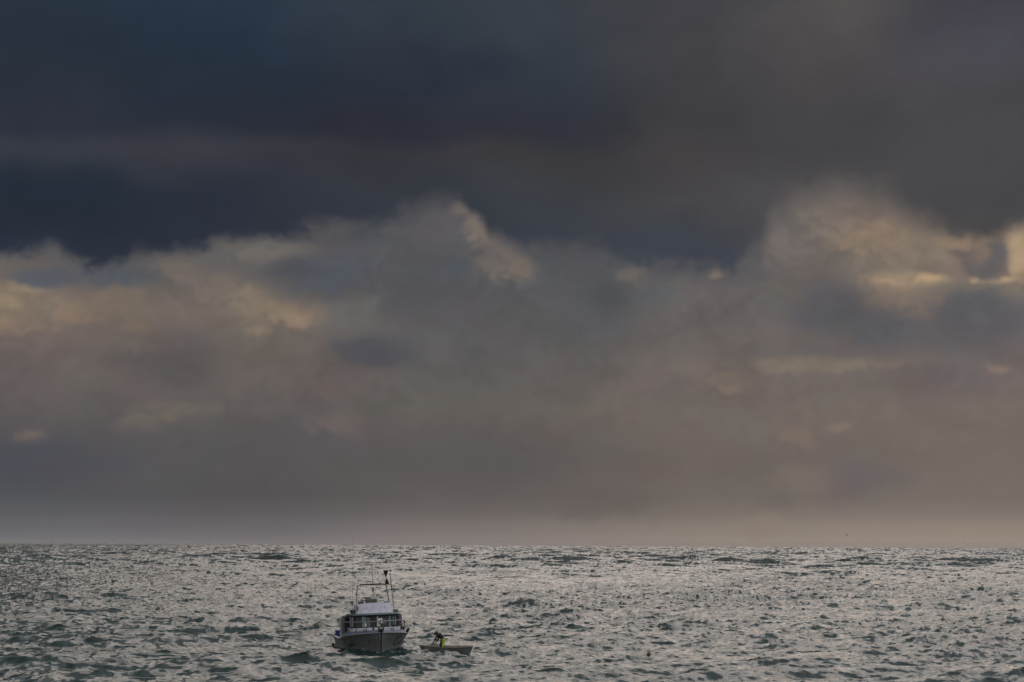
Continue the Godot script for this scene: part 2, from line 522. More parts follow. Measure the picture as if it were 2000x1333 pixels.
func make_sea():
	var got := wave_tile(N_A, SIDE_A, 23.0, 0.55, 0.29, 0.16, 21)
	tile_a = got[0]
	slope_a = got[1]
	got = wave_tile(N_B, SIDE_B, 2.4, 0.17, 0.46, 0.2, 8)
	tile_b = got[0]
	slope_b = got[1]
	drift.seed = 3
	drift.frequency = 0.004
	drift.fractal_octaves = 1
	gust.seed = 4
	gust.frequency = 0.012
	gust.fractal_octaves = 3
	var angles := PackedFloat32Array()
	var a := -180.0
	while a < 179.9:
		angles.append(a)
		var off := absf(a)
		a += 0.036 if a >= -18.6 and a < 18.6 else (0.3 if off < 24.0 else 3.0)
	angles.append(180.0)
	var rings := PackedFloat32Array()
	var r := 2.0
	while r < 5200.0:
		rings.append(r)
		if r < 70.0:
			r *= 1.06
		else:
			r *= 1.0036
	var nc := angles.size()
	var nr := rings.size()
	var points := PackedVector3Array()
	var normals := PackedVector3Array()
	var colors := PackedColorArray()
	points.resize(nc * nr)
	normals.resize(nc * nr)
	colors.resize(nc * nr)
	var water := Color(0.017, 0.040, 0.038)
	var foam := Color(0.55, 0.58, 0.60)
	var at := 0
	for j in nr:
		for i in nc:
			var x := rings[j] * sin(angles[i] * DEG)
			var z := -rings[j] * cos(angles[i] * DEG)
			var s = sea_at(x, z)
			points[at] = s[0]
			normals[at] = Vector3(-s[1], 1.0, -s[2]).normalized()
			colors[at] = water.lerp(foam, 0.8 * smoothstep(0.17, -0.05, s[3]))
			if x > -16.0 and x < -2.0 and z < -120.0 and z > -142.0:
				colors[at] = colors[at].lerp(foam, wash_at(points[at]))
			at += 1
	var index := PackedInt32Array()
	index.resize((nc - 1) * (nr - 1) * 6)
	var q := 0
	for j in nr - 1:
		for i in nc - 1:
			var p := j * nc + i
			index[q] = p
			index[q + 1] = p + nc
			index[q + 2] = p + nc + 1
			index[q + 3] = p
			index[q + 4] = p + nc + 1
			index[q + 5] = p + 1
			q += 6
	var arrays := []
	arrays.resize(Mesh.ARRAY_MAX)
	arrays[Mesh.ARRAY_VERTEX] = points
	arrays[Mesh.ARRAY_NORMAL] = normals
	arrays[Mesh.ARRAY_COLOR] = colors
	arrays[Mesh.ARRAY_INDEX] = index
	var mesh := ArrayMesh.new()
	mesh.add_surface_from_arrays(Mesh.PRIMITIVE_TRIANGLES, arrays)
	var o := MeshInstance3D.new()
	o.name = "sea"
	o.mesh = mesh
	o.material_override = M.water
	o.set_meta("label", "rough grey green open sea with wind waves reaching the horizon")
	o.set_meta("kind", "structure")
	add_child(o)
	print("sea ", nc, " x ", nr, " ms ", Time.get_ticks_msec())


# ------------------------------------------------------------------ materials
func plain(color: Color, rough: float, metal := 0.0) -> StandardMaterial3D:
	var m := StandardMaterial3D.new()
	m.albedo_color = color.linear_to_srgb()
	m.roughness = rough
	m.metallic = metal
	return m


# paint or wood with stains: noise between the given tones, drawn in the object's own axes
func worn(tones: Array, scale: Vector3, rough: float, frequency := 0.02, seed_value := 1) -> StandardMaterial3D:
	var n := FastNoiseLite.new()
	n.seed = seed_value
	n.noise_type = FastNoiseLite.TYPE_SIMPLEX_SMOOTH
	n.frequency = frequency
	n.fractal_octaves = 5
	n.fractal_gain = 0.6
	var g := Gradient.new()
	g.offsets = PackedFloat32Array([0.2, 0.5, 0.8])
	g.colors = PackedColorArray([tones[0].linear_to_srgb(), tones[1].linear_to_srgb(), tones[2].linear_to_srgb()])
	var t := NoiseTexture2D.new()
	t.width = 256
	t.height = 256
	t.seamless = true
	t.noise = n
	t.color_ramp = g
	var m := plain(Color.WHITE, rough)
	m.albedo_texture = t
	m.uv1_triplanar = true
	m.uv1_scale = scale
	return m


func make_materials():
	var w := plain(Color.WHITE, 0.17)
	w.vertex_color_use_as_albedo = true
	w.metallic_specular = 0.36
	M.water = w
	M.hull = worn([Color(0.16, 0.14, 0.115), Color(0.36, 0.365, 0.37), Color(0.47, 0.475, 0.475)], Vector3(1.3, 0.35, 1.3), 0.45, 0.02, 2)
	M.strake = plain(Color(0.30, 0.30, 0.32), 0.5)
	M.white = worn([Color(0.55, 0.53, 0.50), Color(0.80, 0.80, 0.80), Color(0.86, 0.86, 0.86)], Vector3(0.8, 0.5, 0.8), 0.4, 0.02, 3)
	M.lilac_white = worn([Color(0.62, 0.59, 0.66), Color(0.74, 0.71, 0.79), Color(0.80, 0.77, 0.84)], Vector3(0.7, 0.4, 0.7), 0.4, 0.015, 4)
	M.lilac_grey = plain(Color(0.22, 0.20, 0.23), 0.5)
	M.blue_paint = worn([Color(0.035, 0.05, 0.085), Color(0.06, 0.09, 0.16), Color(0.13, 0.15, 0.22)], Vector3(1.0, 1.0, 1.0), 0.45, 0.03, 5)
	M.cream = worn([Color(0.34, 0.28, 0.20), Color(0.48, 0.44, 0.36), Color(0.56, 0.54, 0.48)], Vector3(1.5, 1.5, 1.5), 0.5, 0.03, 6)
	M.deck = plain(Color(0.30, 0.33, 0.38), 0.6)
	M.grey_paint = plain(Color(0.14, 0.14, 0.15), 0.55)
	M.dark_grey = plain(Color(0.07, 0.07, 0.075), 0.6)
	M.olive_grey = plain(Color(0.17, 0.17, 0.15), 0.6)
	M.roof_edge = plain(Color(0.25, 0.33, 0.34), 0.4)
	M.mint = plain(Color(0.26, 0.42, 0.38), 0.5)
	M.black_rubber = plain(Color(0.018, 0.018, 0.02), 0.6)
	M.black = plain(Color(0.008, 0.008, 0.009), 0.8)
	M.ink = plain(Color(0.015, 0.018, 0.045), 0.6)
	M.dark_metal = plain(Color(0.05, 0.05, 0.055), 0.45, 0.3)
	M.steel = plain(Color(0.36, 0.36, 0.38), 0.35, 0.6)
	M.net = worn([Color(0.02, 0.025, 0.02), Color(0.05, 0.055, 0.045), Color(0.10, 0.10, 0.09)], Vector3(4, 4, 4), 0.9, 0.1, 7)
	M.dark_wood = worn([Color(0.02, 0.016, 0.012), Color(0.04, 0.03, 0.022), Color(0.06, 0.045, 0.032)], Vector3(2, 0.5, 2), 0.6, 0.03, 8)
	M.tan_wood = worn([Color(0.17, 0.13, 0.08), Color(0.28, 0.23, 0.15), Color(0.36, 0.31, 0.22)], Vector3(1, 2, 2), 0.6, 0.03, 9)
	M.skiff = worn([Color(0.13, 0.13, 0.12), Color(0.26, 0.26, 0.25), Color(0.36, 0.36, 0.35)], Vector3(0.8, 1.5, 1.5), 0.55, 0.03, 10)
	M.rust_red = plain(Color(0.12, 0.035, 0.025), 0.7)
	M.bin_blue = plain(Color(0.004, 0.045, 0.17), 0.4)
	M.bin_rim = plain(Color(0.02, 0.10, 0.22), 0.4)
	M.buoy = worn([Color(0.20, 0.17, 0.02), Color(0.34, 0.30, 0.05), Color(0.44, 0.40, 0.10)], Vector3(3, 3, 3), 0.5, 0.03, 11)
	M.bird = plain(Color(0.045, 0.042, 0.04), 0.8)
	M.hair = plain(Color(0.012, 0.011, 0.010), 0.7)
	var b := plain(Color.WHITE, 0.75)
	b.vertex_color_use_as_albedo = true
	M.body = b
	var g := StandardMaterial3D.new()
	g.transparency = BaseMaterial3D.TRANSPARENCY_ALPHA
	g.albedo_color = Color(0.75, 0.82, 0.82, 0.12)
	g.roughness = 0.03
	M.glass = g


# ------------------------------------------------------------------ building helpers
func numbered(called: String) -> String:
	var n: int = taken.get(called, 0)
	taken[called] = n + 1
	return called if n == 0 else "%s_%03d" % [called, n]


func thing(called: String, label: String, category: String, at := Vector3.ZERO, group := "") -> Node3D:
	var o := Node3D.new()
	o.name = numbered(called)
	o.position = at
	tag(o, label, category, group)
	add_child(o)
	return o


func tag(o: Node, label: String, category: String, group := ""):
	o.set_meta("label", label)
	o.set_meta("category", category)
	if group:
		o.set_meta("group", group)


func begin() -> SurfaceTool:
	var st := SurfaceTool.new()
	st.begin(Mesh.PRIMITIVE_TRIANGLES)
	st.set_smooth_group(-1)
	return st


func part(called: String, st: SurfaceTool, m: Material, parent: Node) -> MeshInstance3D:
	st.generate_normals()
	var o := MeshInstance3D.new()
	o.name = called
	o.mesh = st.commit()
	o.material_override = m
	parent.add_child(o, true)
	return o


func tri(st: SurfaceTool, a: Vector3, b: Vector3, c: Vector3):
	st.add_vertex(a)
	st.add_vertex(b)
	st.add_vertex(c)


func quad(st: SurfaceTool, a: Vector3, b: Vector3, c: Vector3, d: Vector3):
	tri(st, a, b, c)
	tri(st, a, c, d)


func sheet(st: SurfaceTool, rows: Array, flip := false):
	for j in rows.size() - 1:
		for i in rows[j].size() - 1:
			var a: Vector3 = rows[j][i]
			var b: Vector3 = rows[j][i + 1]
			var c: Vector3 = rows[j + 1][i + 1]
			var d: Vector3 = rows[j + 1][i]
			if flip:
				quad(st, a, d, c, b)
			else:
				quad(st, a, b, c, d)


# a box with chamfered edges
func box(st: SurfaceTool, lo: Vector3, hi: Vector3, cut := 0.012, turn := Transform3D()):
	var c := (lo + hi) * 0.5
	var h := (hi - lo) * 0.5
	cut = minf(cut, minf(h.x, minf(h.y, h.z)) * 0.6)
	hull_of_box(st, c, h, cut, turn)


func hull_of_box(st: SurfaceTool, c: Vector3, h: Vector3, k: float, turn: Transform3D):
	var ax := [Vector3.RIGHT, Vector3.UP, Vector3.BACK]
	for n in 3:
		for s in [-1.0, 1.0]:
			var u: Vector3 = ax[(n + 1) % 3]
			var v: Vector3 = ax[(n + 2) % 3]
			var w: Vector3 = ax[n]
			var hu: float = h[(n + 1) % 3]
			var hv: float = h[(n + 2) % 3]
			var o: Vector3 = c + w * (s * h[n])
			var q := []
			for e in [[-1, -1], [1, -1], [1, 1], [-1, 1]]:
				q.append(turn * (o + u * (e[0] * (hu - k)) + v * (e[1] * (hv - k))))
			if s > 0:
				quad(st, q[0], q[3], q[2], q[1])
			else:
				quad(st, q[0], q[1], q[2], q[3])
	for n in 3:
		for s in [-1.0, 1.0]:
			for t in [-1.0, 1.0]:
				# the chamfer between face n+1 (side s) and face n+2 (side t)
				var w: Vector3 = ax[n]
				var u: Vector3 = ax[(n + 1) % 3]
				var v: Vector3 = ax[(n + 2) % 3]
				var hw: float = h[n] - k
				var p: Vector3 = c + u * (s * h[(n + 1) % 3]) + v * (t * (h[(n + 2) % 3] - k))
				var r: Vector3 = c + u * (s * (h[(n + 1) % 3] - k)) + v * (t * h[(n + 2) % 3])
				var a: Vector3 = turn * (p - w * hw)
				var b: Vector3 = turn * (p + w * hw)
				var d: Vector3 = turn * (r + w * hw)
				var e: Vector3 = turn * (r - w * hw)
				if s * t > 0:
					quad(st, a, e, d, b)
				else:
					quad(st, a, b, d, e)
	for x in [-1.0, 1.0]:
		for y in [-1.0, 1.0]:
			for z in [-1.0, 1.0]:
				var a := turn * (c + Vector3(x * h.x, y * (h.y - k), z * (h.z - k)))
				var b := turn * (c + Vector3(x * (h.x - k), y * h.y, z * (h.z - k)))
				var d := turn * (c + Vector3(x * (h.x - k), y * (h.y - k), z * h.z))
				if x * y * z > 0:
					tri(st, a, d, b)
				else:
					tri(st, a, b, d)


# a round bar through points; radii may vary along it
func tube(st: SurfaceTool, pts: Array, radius, sides := 8, capped := true):
	st.set_smooth_group(1)
	var rows := []
	var ref := Vector3.UP
	for i in pts.size():
		var p: Vector3 = pts[i]
		var dir: Vector3 = (pts[mini(i + 1, pts.size() - 1)] - pts[maxi(i - 1, 0)]).normalized()
		if absf(dir.dot(ref)) > 0.95:
			ref = Vector3.RIGHT if absf(dir.x) < 0.9 else Vector3.BACK
		var u := dir.cross(ref).normalized()
		var v := dir.cross(u).normalized()
		ref = -v if i > 0 else ref
		ref = u.cross(dir).normalized()
		var r: float = radius[i] if radius is Array else radius
		var row := []
		for k in sides + 1:
			var a := TAU * (k % sides) / sides
			row.append(p + u * cos(a) * r + v * sin(a) * r)
		rows.append(row)
	sheet(st, rows, true)
	st.set_smooth_group(-1)
	if capped:
		for k in sides:
			tri(st, pts[0], rows[0][k], rows[0][k + 1])
			tri(st, pts[-1], rows[-1][k + 1], rows[-1][k])


func ring(st: SurfaceTool, c: Vector3, normal: Vector3, r: float, thick: float, n := 20):
	var u := normal.cross(Vector3.UP if absf(normal.y) < 0.9 else Vector3.RIGHT).normalized()
	var v := normal.cross(u).normalized()
	var pts := []
	for i in n + 1:
		var a := TAU * i / n
		pts.append(c + (u * cos(a) + v * sin(a)) * r)
	tube(st, pts, thick, 6, false)


# turned about a vertical axis: profile of (radius, height)
func lathe(st: SurfaceTool, c: Vector3, profile: Array, n := 16, smooth := true):
	if smooth:
		st.set_smooth_group(2)
	var rows := []
	for p in profile:
		var row := []
		for k in n + 1:
			var a := TAU * (k % n) / n
			row.append(c + Vector3(cos(a) * p[0], p[1], sin(a) * p[0]))
		rows.append(row)
	sheet(st, rows)
	st.set_smooth_group(-1)


func curve(keys: Array, t: float) -> float:
	# smooth interpolation through [t, value] pairs, t rising
	var i := 0
	while i < keys.size() - 2 and t > keys[i + 1][0]:
		i += 1
	var p0: Array = keys[maxi(i - 1, 0)]
	var p1: Array = keys[i]
	var p2: Array = keys[i + 1]
	var p3: Array = keys[mini(i + 2, keys.size() - 1)]
	var h: float = p2[0] - p1[0]
	var s := clampf((t - p1[0]) / h, 0.0, 1.0)
	var m1: float = (p2[1] - p0[1]) / maxf(p2[0] - p0[0], 1e-6) * h
	var m2: float = (p3[1] - p1[1]) / maxf(p3[0] - p1[0], 1e-6) * h
	var s2 := s * s
	var s3 := s2 * s
	return (2 * s3 - 3 * s2 + 1) * p1[1] + (s3 - 2 * s2 + s) * m1 + (-2 * s3 + 3 * s2) * p2[1] + (s3 - s2) * m2


# a body from tapered capsules [from, to, radius, radius, tone] joined smoothly (surface nets)
func flesh(st: SurfaceTool, caps: Array, cell: float, blend: float):
	var lo := Vector3.INF
	var hi := -Vector3.INF
	for c in caps:
		var r: float = maxf(c[2], c[3]) + blend * 0.3 + cell * 2.0
		for p in [c[0], c[1]]:
			lo = lo.min(p - Vector3.ONE * r)
			hi = hi.max(p + Vector3.ONE * r)
	var nx := int(ceil((hi.x - lo.x) / cell)) + 1
	var ny := int(ceil((hi.y - lo.y) / cell)) + 1
	var nz := int(ceil((hi.z - lo.z) / cell)) + 1
	var field := PackedFloat32Array()
	field.resize(nx * ny * nz)
	field.fill(1.0)
	for c in caps:
		var a: Vector3 = c[0]
		var b: Vector3 = c[1]
		var ra: float = c[2]
		var rb: float = c[3]
		var reach := maxf(ra, rb) + blend * 1.5 + cell * 2.0
		var f := ((a.min(b) - Vector3.ONE * reach - lo) / cell).floor()
		var t := ((a.max(b) + Vector3.ONE * reach - lo) / cell).ceil()
		var ab := b - a
		var len2 := maxf(ab.length_squared(), 1e-9)
		for z in range(maxi(int(f.z), 0), mini(int(t.z), nz - 1) + 1):
			for y in range(maxi(int(f.y), 0), mini(int(t.y), ny - 1) + 1):
				var at := (z * ny + y) * nx
				for x in range(maxi(int(f.x), 0), mini(int(t.x), nx - 1) + 1):
					var p := lo + Vector3(x, y, z) * cell
					var s := clampf((p - a).dot(ab) / len2, 0.0, 1.0)
					var d := (p - a - ab * s).length() - lerpf(ra, rb, s)
					var old := field[at + x]
					var h := maxf(blend - absf(old - d), 0.0) / blend
					field[at + x] = minf(old, d) - h * h * blend * 0.25
	var spot := {}
	var verts := PackedVector3Array()
	for z in nz - 1:
		for y in ny - 1:
			for x in nx - 1:
				var at := (z * ny + y) * nx + x
				var v := [field[at], field[at + 1], field[at + nx], field[at + nx + 1], field[at + nx * ny], field[at + nx * ny + 1], field[at + nx * ny + nx], field[at + nx * ny + nx + 1]]
				var inside := 0
				for q in v:
					if q < 0.0:
						inside += 1
				if inside == 0 or inside == 8:
					continue
				var sum := Vector3.ZERO
				var n := 0
				for e in [[0, 1], [2, 3], [4, 5], [6, 7], [0, 2], [1, 3], [4, 6], [5, 7], [0, 4], [1, 5], [2, 6], [3, 7]]:
					var p: float = v[e[0]]
					var q: float = v[e[1]]
					if (p < 0.0) != (q < 0.0):
						var s := p / (p - q)
						var i: int = e[0]
						var j: int = e[1]
						sum += Vector3(lerpf(i & 1, j & 1, s), lerpf((i >> 1) & 1, (j >> 1) & 1, s), lerpf(i >> 2, j >> 2, s))
						n += 1
				spot[at] = verts.size()
				verts.append(lo + (Vector3(x, y, z) + sum / n) * cell)
	var tones := PackedColorArray()
	for p in verts:
		var best := 1e9
		var tone := Color.GRAY
		for c in caps:
			var ab: Vector3 = c[1] - c[0]
			var s := clampf((p - c[0]).dot(ab) / maxf(ab.length_squared(), 1e-9), 0.0, 1.0)
			var d: float = (p - c[0] - ab * s).length() - lerpf(c[2], c[3], s)
			if d < best:
				best = d
				tone = c[4]
		tones.append(tone)
	st.set_smooth_group(3)
	var steps := [1, nx, nx * ny]
	for z in range(1, nz - 1):
		for y in range(1, ny - 1):
			for x in range(1, nx - 1):
				var at := (z * ny + y) * nx + x
				var here := field[at] < 0.0
				for k in 3:
					if here == (field[at + steps[k]] < 0.0):
						continue
					var u: int = steps[(k + 1) % 3]
					var w: int = steps[(k + 2) % 3]
					var q := [spot.get(at - u - w, -1), spot.get(at - w, -1), spot.get(at, -1), spot.get(at - u, -1)]
					if q.has(-1):
						continue
					if here:
						q.reverse()
					for i in [0, 1, 2, 0, 2, 3]:
						st.set_color(tones[q[i]])
						st.add_vertex(verts[q[i]])
	st.set_smooth_group(-1)


# ------------------------------------------------------------------ the launch
# Boat axes: x to port as she faces us, y up from the waterline, z towards the bow.
const LAUNCH_AT := Vector3(-10.514, -0.118, -131.052)
const LAUNCH_SIZE := 0.97
const LAUNCH_TURN := Vector3(-1.5, 12.5, 2.2)
const BEAM := [[-6.4, 2.36], [-3.6, 2.46], [-1.0, 2.52], [1.0, 2.52], [2.0, 2.44], [2.8, 2.16], [3.5, 1.72], [4.2, 1.05], [4.65, 0.48], [4.92, 0.05]]
const WATER_BEAM := [[-6.4, 2.18], [-3.6, 2.28], [-1.0, 2.28], [1.0, 2.05], [2.0, 1.72], [2.8, 1.28], [3.5, 0.8], [4.1, 0.33], [4.45, 0.04], [4.92, 0.03]]
const SHEER := [[-6.4, 1.02], [-3.6, 0.97], [-2.0, 0.95], [-0.8, 0.96], [0.4, 1.08], [2.0, 1.22], [3.5, 1.36], [4.92, 1.46]]
const RISE := [[-0.5, 0.36], [1.0, 0.32], [2.6, 0.26], [4.92, 0.2]]


# a place given in the launch's axes
func aboard(x: float, y: float, z: float) -> Vector3:
	return LAUNCH_AT + Basis.from_euler(LAUNCH_TURN * DEG) * Vector3(x, y, z) * LAUNCH_SIZE


func hull_point(z: float, side: float, t: float) -> Vector3:
	# t from 0 at the sheer to 1 at the waterline and on below it
	var top := Vector3(curve(BEAM, z), curve(SHEER, z), z)
	var low := Vector3(curve(WATER_BEAM, z), 0.0, z - 0.42 * smoothstep(3.0, 4.92, z))
	var q := clampf(t, 0.0, 1.0)
	var flare := q + 0.34 * q * (1.0 - q) * smoothstep(-1.0, 3.0, z)
	var p := Vector3(lerpf(top.x, low.x, flare), lerpf(top.y, low.y, q), lerpf(top.z, low.z, q))
	if t > 1.0:
		p.x *= 1.0 - 0.5 * (t - 1.0)
		p.y -= 0.55 * (t - 1.0)
		p.z -= 0.2 * (t - 1.0) * smoothstep(3.0, 4.92, z)
	p.x *= side
	return p


func boat_stations(from: float, to: float, n: int) -> Array:
	var out := []
	for i in n + 1:
		var s := float(i) / n
		out.append(lerpf(from, to, 1.0 - (1.0 - s) * (1.0 - s)) if from < to else lerpf(from, to, s))
	return out


func roof_plan(z: float, half: float, nose: float) -> float:
	return half


func make_launch():
	var boat := thing("fishing_boat", "weathered white fishing launch with flybridge, blue foredeck edge and a black hourglass signal aloft", "boat", LAUNCH_AT)
	boat.rotation_degrees = LAUNCH_TURN
	boat.scale = Vector3.ONE * LAUNCH_SIZE
	# hull
	var st := begin()
	st.set_smooth_group(0)
	var zs := boat_stations(-6.4, 4.92, 40)
	for side in [-1.0, 1.0]:
		var rows := []
		for z in zs:
			var row := []
			for k in 13:
				row.append(hull_point(z, side, k / 8.0))
			rows.append(row)
		sheet(st, rows, side > 0)
	st.set_smooth_group(-1)
	var trans := []
	for k in 13:
		trans.append([hull_point(-6.4, -1.0, k / 8.0), hull_point(-6.4, 1.0, k / 8.0)])
	sheet(st, trans, true)
	var hull := part("hull", st, M.hull, boat)
	# rubbing strake round the sheer
	st = begin()
	for side in [-1.0, 1.0]:
		var pts := []
		for z in zs:
			pts.append(hull_point(z, side, 0.0) + Vector3(0.015 * side, -0.02, 0.0))
		tube(st, pts, 0.045, 6)
	part("rubbing_strake", st, M.strake, hull)
	# stem bar
	st = begin()
	var stem := []
	for k in 9:
		var p := hull_point(4.92, 1.0, k / 8.0)
		stem.append(Vector3(0, p.y, p.z + 0.02))
	tube(st, stem, 0.05, 6)
	part("stem_bar", st, M.dark_metal, hull)
	# lettering, a big swash initial and a short word on each bow
	for side in [-1.0, 1.0]:
		mark(hull, side)
	# the sloped blue edge of the raised foredeck
	for side in [-1.0, 1.0]:
		st = begin()
		st.set_smooth_group(0)
		var rows := []
		for z in boat_stations(-0.75, 4.9, 24):
			var b := curve(BEAM, z)
			var r := curve(RISE, z) * smoothstep(-0.95, -0.25, z)
			var y := curve(SHEER, z)
			var inn := minf(0.26, b * 0.7)
			rows.append([Vector3(side * b, y + 0.012, z), Vector3(side * (b - inn * 0.75), y + r * 0.9, z - 0.1 * smoothstep(3.0, 4.9, z)), Vector3(side * (b - inn), y + r, z - 0.14 * smoothstep(3.0, 4.9, z))])
		sheet(st, rows, side < 0)
		part("bulwark", st, M.blue_paint, boat)
	# white end of the bulwark where it sweeps down to the cockpit
	for side in [-1.0, 1.0]:
		st = begin()
		st.set_smooth_group(0)
		var rows := []
		for i in 9:
			var z := lerpf(-0.78, 0.35, i / 8.0)
			var b := curve(BEAM, z)
			var r := curve(RISE, z) * smoothstep(-0.95, -0.25, z)
			var y := curve(SHEER, z)
			rows.append([Vector3(side * (b + 0.006), y + 0.02, z), Vector3(side * (b - 0.19), y + r * 0.9 + 0.01, z)])
		sheet(st, rows, side < 0)
		part("bulwark_end", st, M.cream, boat)
	# foredeck
	st = begin()
	var deck := []
	for z in boat_stations(-0.6, 4.8, 20):
		var w := maxf(curve(BEAM, z) - 0.24, 0.02)
		var y := curve(SHEER, z) + curve(RISE, z) * smoothstep(-0.95, -0.25, z) - 0.02
		deck.append([Vector3(-w, y, z - 0.14 * smoothstep(3.0, 4.9, z)), Vector3(0, y + 0.05, z - 0.14 * smoothstep(3.0, 4.9, z)), Vector3(w, y, z - 0.14 * smoothstep(3.0, 4.9, z))])
	sheet(st, deck)
	part("foredeck", st, M.deck, boat)
	# cockpit: floor, inner faces and cap rail
	st = begin()
	quad(st, Vector3(-2.3, 0.45, -6.3), Vector3(-2.3, 0.45, -0.4), Vector3(2.3, 0.45, -0.4), Vector3(2.3, 0.45, -6.3))
	for side in [-1.0, 1.0]:
		quad(st, Vector3(side * 2.22, 0.45, -6.3), Vector3(side * 2.25, 0.97, -6.3), Vector3(side * 2.4, 0.93, -0.4), Vector3(side * 2.3, 0.45, -0.4))
	quad(st, Vector3(-2.24, 0.45, -6.26), Vector3(-2.24, 0.98, -6.26), Vector3(2.24, 0.98, -6.26), Vector3(2.24, 0.45, -6.26))
	part("cockpit", st, M.grey_paint, boat)
	st = begin()
	var cap := []
	for z in [-0.7, -1.6, -2.6, -3.6, -4.6, -6.2]:
		cap.append(Vector3(0.05 - curve(BEAM, z), curve(SHEER, z) + 0.03, z))
	cap.append(Vector3(-2.2, 1.05, -6.38))
	cap.append(Vector3(2.2, 1.05, -6.38))
	for z in [-6.2, -5.4, -4.6, -3.6, -2.6, -1.6, -0.7]:
		cap.append(Vector3(curve(BEAM, z) - 0.05, curve(SHEER, z) + 0.03, z))
	tube(st, cap, 0.055, 8)
	part("cap_rail", st, M.white, boat)
	for p in [Vector3(-2.3, 1.05, -6.2), Vector3(-2.36, 1.03, -5.3), Vector3(2.3, 1.05, -6.2)]:
		st = begin()
		box(st, p + Vector3(-0.035, 0, -0.035), p + Vector3(0.035, 0.16, 0.035))
		part("mooring_post", st, M.dark_metal, boat)
	make_wheelhouse(boat)
	make_flybridge(boat)
	make_rails(boat)


func mark(hull: Node, side: float):
	# flat print that follows the plating 6 mm proud: z along, t down the side
	var strokes := []
	var big := []
	for i in 15:
		var a := lerpf(0.32, 1.42, i / 14.0) * PI
		big.append(Vector2(0.34 * cos(a) * 1.15 + 0.12 * i / 14.0, 0.34 * sin(a)))
	strokes.append([big, 0.05])
	for n in 4:
		var x := 0.2 + 0.2 * n
		var loop := []
		for i in 9:
			var a := lerpf(0.3, 2.0, i / 8.0) * PI
			loop.append(Vector2(x + 0.075 * cos(a), -0.16 + 0.1 * sin(a) + 0.05 * n))
		loop.append(Vector2(x + 0.11, -0.26 + 0.05 * n))
		strokes.append([loop, 0.026])
	for s in strokes:
		var st := begin()
		var pts: Array = s[0]
		var rows := []
		for i in pts.size():
			var d: Vector2 = (pts[mini(i + 1, pts.size() - 1)] - pts[maxi(i - 1, 0)]).normalized()
			var w: float = s[1] * (0.45 + 0.75 * sin(PI * (i + 0.8) / (pts.size() + 0.6)))
			var row := []
			for e in [-1.0, 1.0]:
				var p: Vector2 = pts[i] + Vector2(-d.y, d.x) * w * e
				# on the left bow the word runs forward, on the right bow aft
				var z: float = 1.25 + p.x * 1.55 if side < 0 else 3.15 - p.x * 1.0
				var t: float = 0.48 - p.y * 0.82
				var q := hull_point(z, side, t)
				var nx := hull_point(z + 0.02, side, t) - q
				var nt := hull_point(z, side, t + 0.02) - q
				var n := nx.cross(nt).normalized()
				if n.x * side < 0.0:
					n = -n
				row.append(q + n * 0.006)
			rows.append(row)
		sheet(st, rows, true)
		part("letter", st, M.ink, hull)


